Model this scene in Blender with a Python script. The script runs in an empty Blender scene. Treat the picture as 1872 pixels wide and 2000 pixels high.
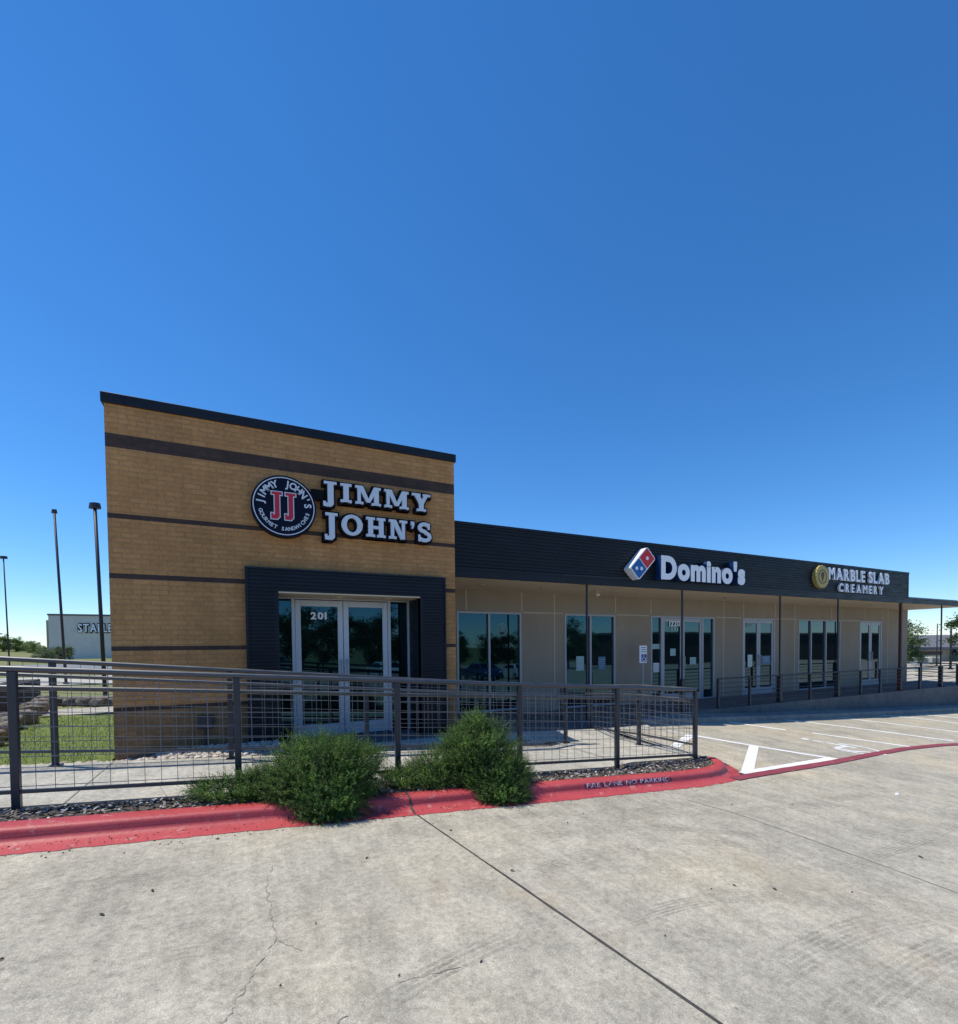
import bpy, bmesh, math, random
import numpy as np
from mathutils import Vector, Matrix, noise
random.seed(7)
S = bpy.context.scene
COL = S.collection
EYE = 1.6
R_ = math.radians

# ------------------------------------------------------------------ camera model (metres; x along the shop front, y away, z up)
YAW, PITCH, ROLL, F, CY = 25.8112, -1.6008, .5612, 928.8, 1286.67
def lin(X3, Y3, Z2):
    r = R_(ROLL); X = X3*math.cos(r)+Y3*math.sin(r); Y2 = -X3*math.sin(r)+Y3*math.cos(r)
    p = R_(PITCH); Z = Z2*math.cos(p)-Y2*math.sin(p); Y = Z2*math.sin(p)+Y2*math.cos(p)
    w = R_(YAW); return Vector((X*math.cos(w)+Z*math.sin(w), -X*math.sin(w)+Z*math.cos(w), Y))
def ray(u, v): return lin((u-936)/F, (CY-v)/F, 1.)
def A(u, v, y):                       # point of the photograph on the vertical plane at depth y
    d = ray(u, v)*1.; d *= y/d.y; return d.x, d.z+EYE
def AZ(u, v, z):                      # on the level plane z (world)
    d = ray(u, v); d = d*((z-EYE)/d.z); return d.x, d.y
cam = bpy.data.cameras.new('camera'); cam.sensor_fit = 'HORIZONTAL'; cam.sensor_width = 36
cam.lens = 36*F/1872; cam.shift_y = (CY-1000)/1872; cam.clip_start = .05; cam.clip_end = 3000
co = bpy.data.objects.new('camera', cam); COL.objects.link(co)
rx, ry, rz = lin(1, 0, 0), lin(0, 1, 0), -lin(0, 0, 1)
M4 = Matrix.Identity(4)
for i in range(3): M4[i][0] = rx[i]; M4[i][1] = ry[i]; M4[i][2] = rz[i]
M4[2][3] = EYE; co.matrix_world = M4; S.camera = co

# ------------------------------------------------------------------ light
SUN = Vector((-.38, .20, 1)).normalized()
elev = math.asin(SUN.z); az = math.atan2(SUN.x, SUN.y)
W = bpy.data.worlds.new('World'); S.world = W; W.use_nodes = True
nt = W.node_tree; bg = nt.nodes['Background']
sk = nt.nodes.new('ShaderNodeTexSky'); sk.sky_type = 'NISHITA'; sk.sun_disc = False
sk.sun_elevation = elev; sk.sun_rotation = az; sk.altitude = 200; sk.air_density = 1.0; sk.dust_density = 0.; sk.ozone_density = 10
hs = nt.nodes.new('ShaderNodeHueSaturation'); hs.inputs['Saturation'].default_value = 1.16; hs.inputs['Value'].default_value = 1.12
nt.links.new(sk.outputs[0], hs.inputs['Color']); nt.links.new(hs.outputs[0], bg.inputs[0]); bg.inputs[1].default_value = .15
sl = bpy.data.lights.new('sun', 'SUN'); sl.energy = 4.5; sl.angle = R_(.53); sl.color = (1, .93, .79)
so = bpy.data.objects.new('sun', sl); COL.objects.link(so); so.rotation_euler = SUN.to_track_quat('Z', 'Y').to_euler(); so.location = (0, 0, 60)
S.view_settings.view_transform = 'Standard'; S.view_settings.look = 'None'; S.view_settings.exposure = 0; S.view_settings.gamma = 1

# ------------------------------------------------------------------ material helpers
class Mat:
    def __init__(s, name, col=(.5, .5, .5), rough=.6, metal=0., spec=.5):
        s.m = bpy.data.materials.new(name); s.m.use_nodes = True; s.t = s.m.node_tree; s.b = s.t.nodes['Principled BSDF']
        s.b.inputs['Base Color'].default_value = (*col, 1); s.b.inputs['Roughness'].default_value = rough
        s.b.inputs['Metallic'].default_value = metal; s.b.inputs['Specular IOR Level'].default_value = spec
        s.co = None
    def n(s, typ, ins=None, **kw):
        x = s.t.nodes.new(typ)
        for k, v in kw.items(): setattr(x, k, v)
        for k, v in (ins or {}).items(): s.set(x, k, v)
        return x
    def set(s, x, k, v):
        i = x.inputs[k]
        if isinstance(v, bpy.types.NodeSocket): s.t.links.new(v, i)
        elif isinstance(v, bpy.types.Node): s.t.links.new(v.outputs[0], i)
        else: i.default_value = v
    def coord(s, scale=(1, 1, 1), rot=(0, 0, 0), kind='Object'):
        c = s.n('ShaderNodeTexCoord'); m = s.n('ShaderNodeMapping'); s.t.links.new(c.outputs[kind], m.inputs[0])
        m.inputs['Scale'].default_value = scale; m.inputs['Rotation'].default_value = rot; return m.outputs[0]
    def noise(s, scale, detail=4, rough=.55, vec=None, dist=0.):
        x = s.n('ShaderNodeTexNoise', {'Scale': scale, 'Detail': detail, 'Roughness': rough, 'Distortion': dist}); s.set(x, 'Vector', vec or s.coord()); return x.outputs[0]
    def ramp(s, fac, stops, interp='LINEAR'):
        x = s.n('ShaderNodeValToRGB'); x.color_ramp.interpolation = interp; e = x.color_ramp.elements
        while len(e) < len(stops): e.new(.5)
        for k, (p, c) in enumerate(stops):
            e[k].position = p; e[k].color = (*c, 1) if len(c) == 3 else c
        s.set(x, 0, fac); return x.outputs[0]
    def mix(s, fac, a, b, mode='MIX'):
        x = s.n('ShaderNodeMix', data_type='RGBA', blend_type=mode)
        def put(i, v):
            if isinstance(v, bpy.types.NodeSocket): s.t.links.new(v, x.inputs[i])
            elif isinstance(v, (int, float)): x.inputs[i].default_value = v
            else: x.inputs[i].default_value = (*v, 1)
        put(0, fac); put(6, a); put(7, b); return x.outputs[2]
    def math(s, op, a, b=0., c=0.):
        x = s.n('ShaderNodeMath', operation=op)
        for i, v in enumerate((a, b, c)):
            if isinstance(v, bpy.types.NodeSocket): s.t.links.new(v, x.inputs[i])
            else: x.inputs[i].default_value = v
        return x.outputs[0]
    def color(s, c): s.set(s.b, 'Base Color', c); return s
    def rough(s, c): s.set(s.b, 'Roughness', c); return s
    def bump(s, h, strength=.3, dist=.01):
        x = s.n('ShaderNodeBump', {'Strength': strength, 'Distance': dist}); s.set(x, 'Height', h); s.set(s.b, 'Normal', x); return s
def g(v): return (v, v, v)
def mottled(name, col, var=.15, scale=3, rough=.6, metal=0., bump=.15, fine=60, spec=.5):
    m = Mat(name, col, rough, metal, spec); n1 = m.noise(scale, 5); n2 = m.noise(fine, 3)
    lo = tuple(c*(1-var) for c in col); hi = tuple(min(1, c*(1+var)) for c in col)
    c = m.ramp(n1, [(.3, lo), (.7, hi)]); c = m.mix(.35, c, m.ramp(n2, [(.3, lo), (.7, hi)])); m.color(c)
    if bump: m.bump(n2, bump, .004)
    m.rough(m.ramp(n1, [(.3, g(max(0, rough-.08))), (.7, g(min(1, rough+.08)))]))
    return m.m

# concrete of the lot
def concrete(name, base, tyre=False, warm=(1.05, 1.0, .9), contrast=1.):
    m = Mat(name, base, .85, 0, .3)
    P = m.coord(); c0 = np.array(base)
    n1 = m.noise(.33, 6, .6); n2 = m.noise(3.1, 9, .72); n3 = m.noise(24, 7, .75); n4 = m.noise(150, 3, .8)
    def sh(k): return tuple(float(x) for x in np.clip(c0*k, 0, 1))
    c = m.ramp(n1, [(.32, sh(.82)), (.5, sh(.98)), (.68, tuple(np.clip(c0*np.array(warm)*1.1, 0, 1)))])
    c = m.mix(.42*contrast, c, m.ramp(n2, [(.33, g(.25)), (.5, g(.5)), (.68, g(.72))]), 'OVERLAY')
    c = m.mix(.55*contrast, c, m.ramp(n3, [(.3, g(.2)), (.5, g(.5)), (.72, g(.78))]), 'OVERLAY')
    c = m.mix(.6*contrast, c, m.ramp(n4, [(.3, g(.15)), (.52, g(.5)), (.75, g(.85))]), 'OVERLAY')
    # broomed streaks
    st = m.noise(9, 4, .7, m.coord((1, .12, 1), (0, 0, .55)))
    c = m.mix(.22*contrast, c, m.ramp(st, [(.35, g(.3)), (.65, g(.68))]), 'OVERLAY')
    if tyre:
        sep = m.n('ShaderNodeSeparateXYZ', {0: P})
        wob = m.noise(1.3, 3, .6)
        # oil drips and rusty blotches
        v = m.n('ShaderNodeTexVoronoi', {'Scale': .55, 'Vector': P}, feature='F1')
        c = m.mix(m.math('MULTIPLY', m.n('ShaderNodeMapRange', {'Value': m.math('ADD', v.outputs[0], m.math('MULTIPLY', n3, .14)), 'From Min': .08, 'From Max': .3, 'To Min': .55, 'To Max': 0}).outputs[0], 1.), c, sh(.6))
        b = m.noise(.8, 5, .7, m.coord((1, 1, 1), (0, 0, 2.1)))
        c = m.mix(m.n('ShaderNodeMapRange', {'Value': b, 'From Min': .58, 'From Max': .72, 'To Max': .45}).outputs[0], c, (c0[0]*.95, c0[1]*.78, c0[2]*.6))
        v2 = m.n('ShaderNodeTexVoronoi', {'Scale': 5.5, 'Vector': P}, feature='F1')
        c = m.mix(m.n('ShaderNodeMapRange', {'Value': v2.outputs[0], 'From Min': .03, 'From Max': .06, 'To Min': .6, 'To Max': 0}).outputs[0], c, sh(.35))
    m.color(c); m.bump(m.math('ADD', n3, m.math('MULTIPLY', n4, .6)), .35, .006)
    return m.m
M = {}
M['lot'] = concrete('lot_concrete', (.435, .40, .325), True)
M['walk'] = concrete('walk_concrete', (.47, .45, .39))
M['porch'] = concrete('shade_dark_concrete', (.15, .15, .15))  # concrete under the canopy, base colour darkened to imitate its shade
M['curb_grey'] = concrete('curb_concrete', (.25, .25, .24))
M['asphalt'] = mottled('far_asphalt', (.2, .2, .195), .2, .5)
M['rail'] = mottled('rail_paint', (.030, .037, .050), .3, 4, .38, .1, .05, 90, .5)
M['railtop'] = mottled('rail_pipe_gloss', (.02, .025, .034), .3, 5, .46, 0, .04, 90, .5); M['railtop'].node_tree.nodes['Principled BSDF'].inputs['IOR'].default_value = 1.95
M['wire'] = mottled('mesh_wire', (.19, .195, .21), .3, 6, .5, .35, 0)
M['darkpost'] = mottled('post_paint', (.03, .034, .045), .25, 4, .5, 0, .05)
M['rustpost'] = mottled('post_primer', (.075, .03, .022), .3, 3, .6)
M['alu'] = mottled('storefront_aluminium', (.52, .55, .6), .08, 2, .42, .25, .03)
M['alu2'] = mottled('window_aluminium', (.36, .38, .42), .08, 2, .45, .25, .03)
M['white'] = mottled('white_paint', (.78, .79, .8), .04, 5, .5, 0, .03)
M['signwhite'] = mottled('letter_face', (.62, .68, .76), .04, 5, .45, 0, 0)
M['signwhite2'] = mottled('letter_face_pale', (.85, .87, .9), .04, 5, .45, 0, 0)
M['navy'] = mottled('sign_navy', (.005, .008, .024), .2, 4, .5, 0, 0, 60, .12)
M['black'] = mottled('sign_black', (.005, .005, .008), .2, 4, .5, 0, 0, 60, .12)
M['red'] = mottled('sign_red', (.52, .012, .035), .1, 4, .4, 0, 0)
M['domred'] = mottled('tile_red', (.62, .015, .02), .1, 4, .4, 0, 0)
M['domblue'] = mottled('tile_blue', (.004, .10, .36), .1, 4, .4, 0, 0)
M['sideblue'] = mottled('letter_side_blue', (.006, .035, .13), .1, 4, .4, 0, 0)
M['gold'] = mottled('gold_disc', (.42, .33, .1), .35, 18, .5, .1, .3, 40)
M['brown'] = mottled('cone_brown', (.10, .05, .035), .2, 8, .6)
M['soffit'] = mottled('soffit_paint', (.62, .50, .35), .06, 2, .7, 0, .05)
M['trim'] = mottled('stucco_trim', (.47, .41, .33), .08, 3, .7, 0, .05)
M['paper'] = mottled('paper_notice', (.30, .46, .46), .2, 12, .5, 0, 0)
M['paper2'] = mottled('paper_poster', (.07, .17, .30), .3, 12, .5, 0, 0)
M['paperw'] = mottled('paper_white', (.6, .66, .64), .15, 14, .5, 0, 0)
M['black_rubber'] = mottled('tyre_rubber', (.015, .015, .016), .2, 6, .8)
M['roofm'] = mottled('roof_membrane', (.5, .5, .48), .1, 1, .8)
M['signblue'] = mottled('symbol_blue', (.01, .035, .30), .1, 6, .4, 0, 0)

def brick(name, a, b, mortar, s=1.):
    m = Mat(name, a, .85, 0, .25)
    c = m.n('ShaderNodeTexCoord'); sp = m.n('ShaderNodeSeparateXYZ', {0: c.outputs['Object']}); cb = m.n('ShaderNodeCombineXYZ', {0: m.math('ADD', sp.outputs[0], m.math('MULTIPLY', sp.outputs[1], 1.)), 1: sp.outputs[2]})
    t = m.n('ShaderNodeTexBrick', {'Color1': (*a, 1), 'Color2': (*b, 1), 'Mortar': (*mortar, 1), 'Scale': 1., 'Mortar Size': .009, 'Mortar Smooth': .3, 'Bias': 0., 'Brick Width': .2, 'Row Height': .066, 'Vector': cb})
    n1 = m.noise(1.1, 5, .6); n2 = m.noise(30, 4, .7)
    # vertical weather streaks
    n3 = m.noise(5, 4, .6, m.coord((1, 1, .12)))
    c = m.mix(.35, t.outputs[0], m.ramp(n1, [(.3, g(.35)), (.7, g(.65))]), 'OVERLAY'); c = m.mix(.4, c, m.ramp(n2, [(.3, g(.3)), (.7, g(.7))]), 'OVERLAY')
    c = m.mix(.4, c, m.ramp(n3, [(.3, g(.34)), (.7, g(.62))]), 'OVERLAY')
    m.color(c); m.bump(m.math('SUBTRACT', m.math('MULTIPLY', n2, .4), t.outputs[1]), .5, .006); return m.m
M['brick'] = brick('tan_brick', (.53, .27, .105), (.45, .222, .083), (.38, .215, .095))
M['brick_low'] = brick('brown_brick', (.27, .16, .075), (.21, .125, .06), (.2, .14, .09))
M['brick_dark'] = brick('dark_brick', (.080, .050, .042), (.060, .040, .034), (.06, .045, .04))
def corr(name, col):
    m = Mat(name, col, .48, .1, .28); n1 = m.noise(1.3, 4); n2 = m.noise(14, 4, .6, m.coord((.2, .2, 1)))
    c = m.mix(.5, m.ramp(n1, [(.3, tuple(x*.75 for x in col)), (.7, tuple(x*1.3 for x in col))]), m.ramp(n2, [(.3, tuple(x*.7 for x in col)), (.7, tuple(x*1.4 for x in col))])); m.color(c)
    m.rough(m.ramp(n2, [(.3, g(.35)), (.7, g(.55))])); return m.m
M['fascia'] = corr('charcoal_ribbed_metal', (.0125, .015, .021))
M['portal'] = corr('slate_ribbed_metal', (.012, .0155, .024))
def stucco(name, col):
    m = Mat(name, col, .9, 0, .2); n1 = m.noise(.9, 5); n2 = m.noise(90, 3, .7); n3 = m.noise(3, 5, .6, m.coord((1, 1, .25)))
    c = m.mix(.4, m.ramp(n1, [(.3, tuple(x*.92 for x in col)), (.7, tuple(x*1.06 for x in col))]), m.ramp(n3, [(.3, tuple(x*.85 for x in col)), (.7, tuple(x*1.1 for x in col))]))
    m.color(c); m.bump(n2, .3, .004); return m.m
M['stucco'] = stucco('greige_stucco', (.315, .268, .21))
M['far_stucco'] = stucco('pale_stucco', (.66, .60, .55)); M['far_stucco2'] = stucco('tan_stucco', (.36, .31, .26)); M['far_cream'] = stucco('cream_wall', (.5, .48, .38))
M['far_brown'] = stucco('brown_wall', (.07, .055, .05))
def glass(name, tint, ior=2.0):
    m = Mat(name, tint, .02, 0, .5); m.b.inputs['IOR'].default_value = ior; m.b.inputs['Specular Tint'].default_value = (.28, .70, .95, 1)
    n = m.noise(.8, 2, .4); m.bump(n, .035, .05); return m.m
M['glass'] = glass('tinted_glass', (.002, .004, .006), 1.8); M['glass_g'] = glass('green_tinted_glass', (.002, .008, .010), 1.9)
M['carglass'] = glass('car_glass', (.01, .012, .014), 1.5)
# paint on the ground
def paint(name, col, wear=.5, sc=14):
    m = Mat(name, col, .7, 0, .35); n = m.noise(sc, 6, .75); n2 = m.noise(2, 4)
    k = m.n('ShaderNodeMapRange', {'Value': m.math('ADD', n, m.math('MULTIPLY', n2, .35)), 'From Min': wear+.2, 'From Max': wear+.32}).outputs[0]
    c = m.mix(k, m.ramp(n2, [(.3, tuple(x*.85 for x in col)), (.7, tuple(min(1, x*1.1) for x in col))]), (.36, .34, .31)); m.color(c); m.bump(n, .2, .003); return m.m
M['linewhite'] = paint('line_paint', (.82, .83, .82), .62); M['redline'] = paint('red_line_paint', (.27, .055, .075), .6)
M['faded'] = paint('faded_line_paint', (.78, .79, .8), .5, 9)
def redcurb():
    m = Mat('red_curb_paint', (.5, .07, .08), .5, 0, .4); n = m.noise(3, 6, .7, m.coord((.4, 1, 1))); n2 = m.noise(40, 5, .75); n3 = m.noise(9, 5, .7)
    c = m.mix(.5, m.ramp(n, [(.3, (.36, .045, .05)), (.7, (.58, .11, .11))]), m.ramp(n2, [(.3, (.33, .025, .04)), (.75, (.62, .10, .11))]))
    c = m.mix(m.n('ShaderNodeMapRange', {'Value': m.math('ADD', m.math('MULTIPLY', n2, .5), m.math('MULTIPLY', n3, .5)), 'From Min': .565, 'From Max': .63, 'To Max': .65}).outputs[0], c, (.10, .04, .045))
    c = m.mix(m.n('ShaderNodeMapRange', {'Value': n3, 'From Min': .59, 'From Max': .66, 'To Max': .55}).outputs[0], c, (.66, .33, .30))
    m.color(c); m.bump(m.math('ADD', n3, n2), .35, .006); return m.m
M['redcurb'] = redcurb()
def soil():
    m = Mat('bark_soil', (.1, .085, .07), .95, 0, .2); n = m.noise(28, 6, .8); n2 = m.noise(5, 4)
    m.color(m.mix(.4, m.ramp(n, [(.3, (.035, .03, .028)), (.5, (.12, .10, .085)), (.72, (.33, .30, .26))]), m.ramp(n2, [(.3, (.09, .08, .07)), (.7, (.24, .2, .16))]))); m.bump(n, 1., .03); return m.m
M['soil'] = soil()
def chips(name, stops):
    m = Mat(name, (.3, .3, .3), .9, 0, .2); gI = m.n('ShaderNodeNewGeometry'); m.color(m.ramp(gI.outputs['Random Per Island'], stops)); return m.m
M['chips'] = chips('bark_chip', [(0, (.025, .02, .02)), (.4, (.10, .08, .065)), (.7, (.22, .19, .16)), (.88, (.42, .39, .35)), (1, (.62, .59, .55))])
M['gravel'] = chips('limestone_gravel', [(0, (.24, .2, .16)), (.35, (.45, .4, .34)), (.7, (.6, .56, .5)), (.9, (.5, .38, .3)), (1, (.72, .7, .66))])
M['gravelbed'] = mottled('gravel_bed', (.34, .31, .27), .45, 20, .95, 0, .8, 70)
def rockm():
    m = Mat('limestone_rock', (.4, .37, .32), .9, 0, .2); n = m.noise(4, 7, .7); n2 = m.noise(20, 5, .7)
    m.color(m.ramp(n, [(.32, (.07, .06, .05)), (.5, (.22, .195, .165)), (.72, (.44, .41, .36))])); m.bump(m.math('ADD', n, m.math('MULTIPLY', n2, .4)), .9, .04); return m.m
M['rock'] = rockm()
def grassm(name, a, b, c_, sc=6):
    m = Mat(name, a, .9, 0, .2); n = m.noise(sc, 6, .7); n2 = m.noise(sc*9, 4, .8); n3 = m.noise(sc*.12, 3)
    c = m.mix(.5, m.ramp(n, [(.3, a), (.7, b)]), m.ramp(n2, [(.3, a), (.7, c_)])); c = m.mix(.4, c, m.ramp(n3, [(.35, a), (.65, b)])); m.color(c); m.bump(n2, .8, .03); return m.m
M['lawn'] = grassm('lawn_turf', (.13, .19, .045), (.20, .26, .07), (.28, .30, .11))
M['field'] = grassm('dry_field', (.14, .17, .05), (.22, .22, .09), (.3, .27, .15), .6)
def leaf(name, stops, trans=.25, clump=None):
    m = Mat(name, (.06, .1, .03), .6, 0, .3); gI = m.n('ShaderNodeNewGeometry'); cc = m.ramp(gI.outputs['Random Per Island'], stops)
    if clump:
        nn = m.noise(clump, 3, .6); cc = m.mix(.75, cc, m.ramp(nn, [(.34, g(.1)), (.5, g(.5)), (.66, (.9, .9, .6))]), 'OVERLAY')
    m.color(cc)
    tr = m.n('ShaderNodeBsdfTranslucent'); m.set(tr, 'Color', m.ramp(gI.outputs['Random Per Island'], [(p, tuple(x*1.3 for x in c)) for p, c in stops]))
    mx = m.n('ShaderNodeMixShader', {0: trans}); m.t.links.new(m.b.outputs[0], mx.inputs[1]); m.t.links.new(tr.outputs[0], mx.inputs[2])
    m.t.links.new(mx.outputs[0], m.t.nodes['Material Output'].inputs[0]); return m.m
M['rosemary'] = leaf('rosemary_needles', [(0, (.02, .05, .014)), (.4, (.048, .115, .026)), (.72, (.10, .20, .04)), (.94, (.19, .30, .07)), (1, (.38, .32, .12))], .25, 7)
M['grassblade'] = leaf('grass_blades', [(0, (.12, .19, .04)), (.5, (.19, .265, .06)), (1, (.32, .34, .12))])
M['treeleaf'] = leaf('tree_leaves', [(0, (.03, .06, .02)), (.5, (.055, .10, .03)), (1, (.10, .15, .045))], .2)
M['bushleaf'] = leaf('bright_tree_leaves', [(0, (.07, .12, .03)), (.5, (.12, .19, .045)), (1, (.2, .27, .08))], .2)
M['bark'] = mottled('bark', (.09, .07, .055), .4, 8, .95, 0, .8, 30)
M['stem'] = mottled('shrub_wood', (.07, .055, .035), .4, 20, .95)
M['shingle'] = mottled('grey_shingle', (.13, .135, .15), .2, 3, .9, 0, .4, 20)
M['lamp'] = mottled('pole_bronze', (.035, .03, .04), .2, 3, .5, .2)
M['tar'] = mottled('joint_sealant', (.06, .057, .052), .5, 20, .9, 0, .5, 60)
M['crack'] = mottled('crack_dirt', (.25, .235, .205), .3, 20, 1.)
M['carwhite'] = mottled('car_paint_white', (.75, .76, .78), .03, 3, .25, 0, 0); M['carsilver'] = mottled('car_paint_silver', (.4, .42, .44), .03, 3, .25, .5, 0); M['carblue'] = mottled('car_paint_blue', (.04, .08, .2), .05, 3, .25, .3, 0); M['carred'] = mottled('car_paint_maroon', (.2, .02, .03), .05, 3, .25, .3, 0)
M['headlamp'] = mottled('lamp_lens', (.7, .7, .68), .1, 6, .2, 0, 0)

# ------------------------------------------------------------------ mesh helpers
OFF = {}
def tag(o, label=None, cat=None, group=None, kind=None):
    if label: o['label'] = label
    if cat: o['category'] = cat
    if group: o['group'] = group
    if kind: o['kind'] = kind
    return o
def thing(name, loc, label, cat, group=None):
    o = bpy.data.objects.new(name, None); COL.objects.link(o); o.location = loc; o.empty_display_size = .1; OFF[o.name] = Vector(loc)
    return tag(o, label, cat, group)
class MB:
    def __init__(s): s.v = []; s.f = []; s.mi = []
    def add(s, vs, fs, mi=0):
        k = len(s.v); s.v += [tuple(v) for v in vs]; s.f += [tuple(i+k for i in f) for f in fs]; s.mi += [mi]*len(fs); return s
    def box(s, x0, x1, y0, y1, z0, z1, mi=0):
        x0, x1 = sorted((x0, x1)); y0, y1 = sorted((y0, y1)); z0, z1 = sorted((z0, z1))
        return s.add([(x0, y0, z0), (x1, y0, z0), (x1, y1, z0), (x0, y1, z0), (x0, y0, z1), (x1, y0, z1), (x1, y1, z1), (x0, y1, z1)],
                     [(0, 3, 2, 1), (4, 5, 6, 7), (0, 1, 5, 4), (1, 2, 6, 5), (2, 3, 7, 6), (3, 0, 4, 7)], mi)
    def bbox(s, x0, x1, y0, y1, z0, z1, b=.006, mi=0):      # box with bevelled edges
        bm = bmesh.new(); bmesh.ops.create_cube(bm, size=1)
        for v in bm.verts: v.co = Vector(((x0+x1)/2+v.co.x*abs(x1-x0), (y0+y1)/2+v.co.y*abs(y1-y0), (z0+z1)/2+v.co.z*abs(z1-z0)))
        bmesh.ops.bevel(bm, geom=bm.edges[:], offset=b, segments=1, affect='EDGES'); s.bm(bm, mi); return s
    def bm(s, bm, mi=0):
        bm.verts.index_update(); s.add([v.co[:] for v in bm.verts], [[v.index for v in f.verts] for f in bm.faces], mi); bm.free()
    def tube(s, p0, p1, r, n=8, r2=None, caps=True, mi=0):
        p0 = Vector(p0); p1 = Vector(p1); r2 = r if r2 is None else r2; d = (p1-p0).normalized(); a = d.orthogonal().normalized() if abs(d.z) < .99 else Vector((1, 0, 0)); b = d.cross(a)
        if abs(d.z) < .99: b = Vector((0, 0, 1)); a = b.cross(d).normalized(); b = d.cross(a)
        vs = []
        for p, q in ((p0, r), (p1, r2)):
            for i in range(n):
                t = 2*math.pi*(i+.5)/n; vs.append(p+a*math.cos(t)*q+b*math.sin(t)*q)
        fs = [(i, (i+1) % n, n+(i+1) % n, n+i) for i in range(n)]
        if caps: fs += [tuple(range(n))[::-1], tuple(range(n, 2*n))]
        return s.add(vs, fs, mi)
    def poly(s, pts, z=None, mi=0): return s.add(pts, [tuple(range(len(pts)))], mi)
    def prism(s, pts, y0, y1, mi=0, side=None):      # (x,z) outline extruded along y (y0 = front)
        n = len(pts); a = sum(pts[i][0]*pts[(i+1) % n][1]-pts[(i+1) % n][0]*pts[i][1] for i in range(n))
        if a < 0: pts = pts[::-1]
        vs = [(x, y0, z) for x, z in pts]+[(x, y1, z) for x, z in pts]
        s.add(vs, [tuple(range(n))], mi); s.f.append(tuple(len(s.v)-2*n+n+i for i in range(n))[::-1]); s.mi.append(mi)
        k = len(s.v)-2*n
        for i in range(n): s.f.append((k+(i+1) % n, k+i, k+n+i, k+n+(i+1) % n)); s.mi.append(mi if side is None else side)
        return s
    def build(s, name, mats, parent=None, smooth=False, label=None, cat=None, group=None, kind=None, auto=None):
        me = bpy.data.meshes.new(name); off = OFF.get(parent.name, Vector()) if parent else Vector()
        me.from_pydata([(v[0]-off.x, v[1]-off.y, v[2]-off.z) for v in s.v], [], s.f)
        mats = mats if isinstance(mats, (list, tuple)) else [mats]
        for m in mats: me.materials.append(M[m] if isinstance(m, str) else m)
        if len(mats) > 1: me.polygons.foreach_set('material_index', s.mi)
        if smooth: me.polygons.foreach_set('use_smooth', [True]*len(me.polygons))
        me.update(); o = bpy.data.objects.new(name, me); COL.objects.link(o)
        if parent: o.parent = parent; OFF[o.name] = off
        else: OFF[o.name] = Vector()
        if auto is not None:
            for e in me.polygons: e.use_smooth = True
            me.set_sharp_from_angle(angle=R_(auto))
        return tag(o, label, cat, group, kind)
def ss(a, b, x):
    t = max(0, min(1, (x-a)/(b-a))); return t*t*(3-2*t)
def grid(name, xs, ys, zf, mat, **kw):
    m = MB(); nx, ny = len(xs), len(ys)
    m.v = [(x, y, zf(x, y)) for y in ys for x in xs]
    m.f = [(j*nx+i, j*nx+i+1, (j+1)*nx+i+1, (j+1)*nx+i) for j in range(ny-1) for i in range(nx-1)]; m.mi = [0]*len(m.f)
    return m.build(name, mat, **kw)
def fr(a, b, n): return [a+(b-a)*i/n for i in range(n+1)]

# ------------------------------------------------------------------ levels (world z)
def RD(x, y):           # the concrete lot
    xc = max(-3, min(30, x)); yy = max(-60, min(8, y))
    return EYE-1.436-.066*xc+.0006*xc*xc+(.025 if yy < 4.15 else .06)*(yy-4.15)+(.012*(-3-x) if x < -3 else 0)
def RAMP(x):
    xc = max(-3.2, x); z = EYE-1.25-.068*(xc+1.7); return z
def WK(x, y=5.5): return max(RAMP(x), RD(x, min(y, 5.5))+.012) if x > 4.5 else RAMP(x)
def PAD(x): return EYE-1.47-(.165*ss(2.5, 7., x))
FLOOR = EYE-1.635
# ------------------------------------------------------------------ terrain and paving
def base(x, y):
    far = EYE-1.62-1.55*ss(4, 28, x)
    if x < 0: far += .25*ss(70, 200, y)
    near = RD(x, y)-.35
    return near+(far-near)*ss(9, 14, y)-.02
xs = sorted(set([-900, -500, -300, -200, -140]+fr(-100, 120, 55)+[160, 220, 320, 500, 900])); ys = sorted(set([-900, -400, -200, -120]+fr(-80, 120, 50)+[160, 220, 320, 500, 900]))
grid('ground', xs, ys, base, 'field', kind='structure')
lot = MB()
def sheet(mb, xs, ys, zf):
    nx, ny = len(xs), len(ys)
    mb.add([(x, y, zf(x, y)) for y in ys for x in xs], [(j*nx+i, j*nx+i+1, (j+1)*nx+i+1, (j+1)*nx+i) for j in range(ny-1) for i in range(nx-1)])
YC = 4.14
xl = sorted(set(fr(-90, -4, 20)+fr(-4, 6.2, 26)+fr(6.2, 30, 30)+fr(30, 120, 12)))
sheet(lot, xl, sorted(set(fr(-80, 0, 20)+fr(0, YC, 12))), RD)
xr_ = [x for x in xl if x >= 6.19]
sheet(lot, xr_, fr(YC, 7.4, 10), RD)
sheet(lot, [x for x in xl if x >= 25.4], fr(7.4, 80, 20), RD)
lo_ = lot.build('parking_lot', 'lot', kind='structure', smooth=False)

# far carriageway beyond the lawn and sunlit paving
grid('road', [-120, -60, -30, -14, -4, 10], [27.5, 31, 36], lambda x, y: base(x, y)+.04, 'walk', kind='structure')
grid('path', fr(-30, -1.7, 12), [12.9, 14.2], lambda x, y: EYE-1.42+.03, 'walk', kind='structure')
grid('far_car_park', [-80, -40, -10], [44, 55, 66], lambda x, y: base(x, y)+.04, 'asphalt', kind='structure')

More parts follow.
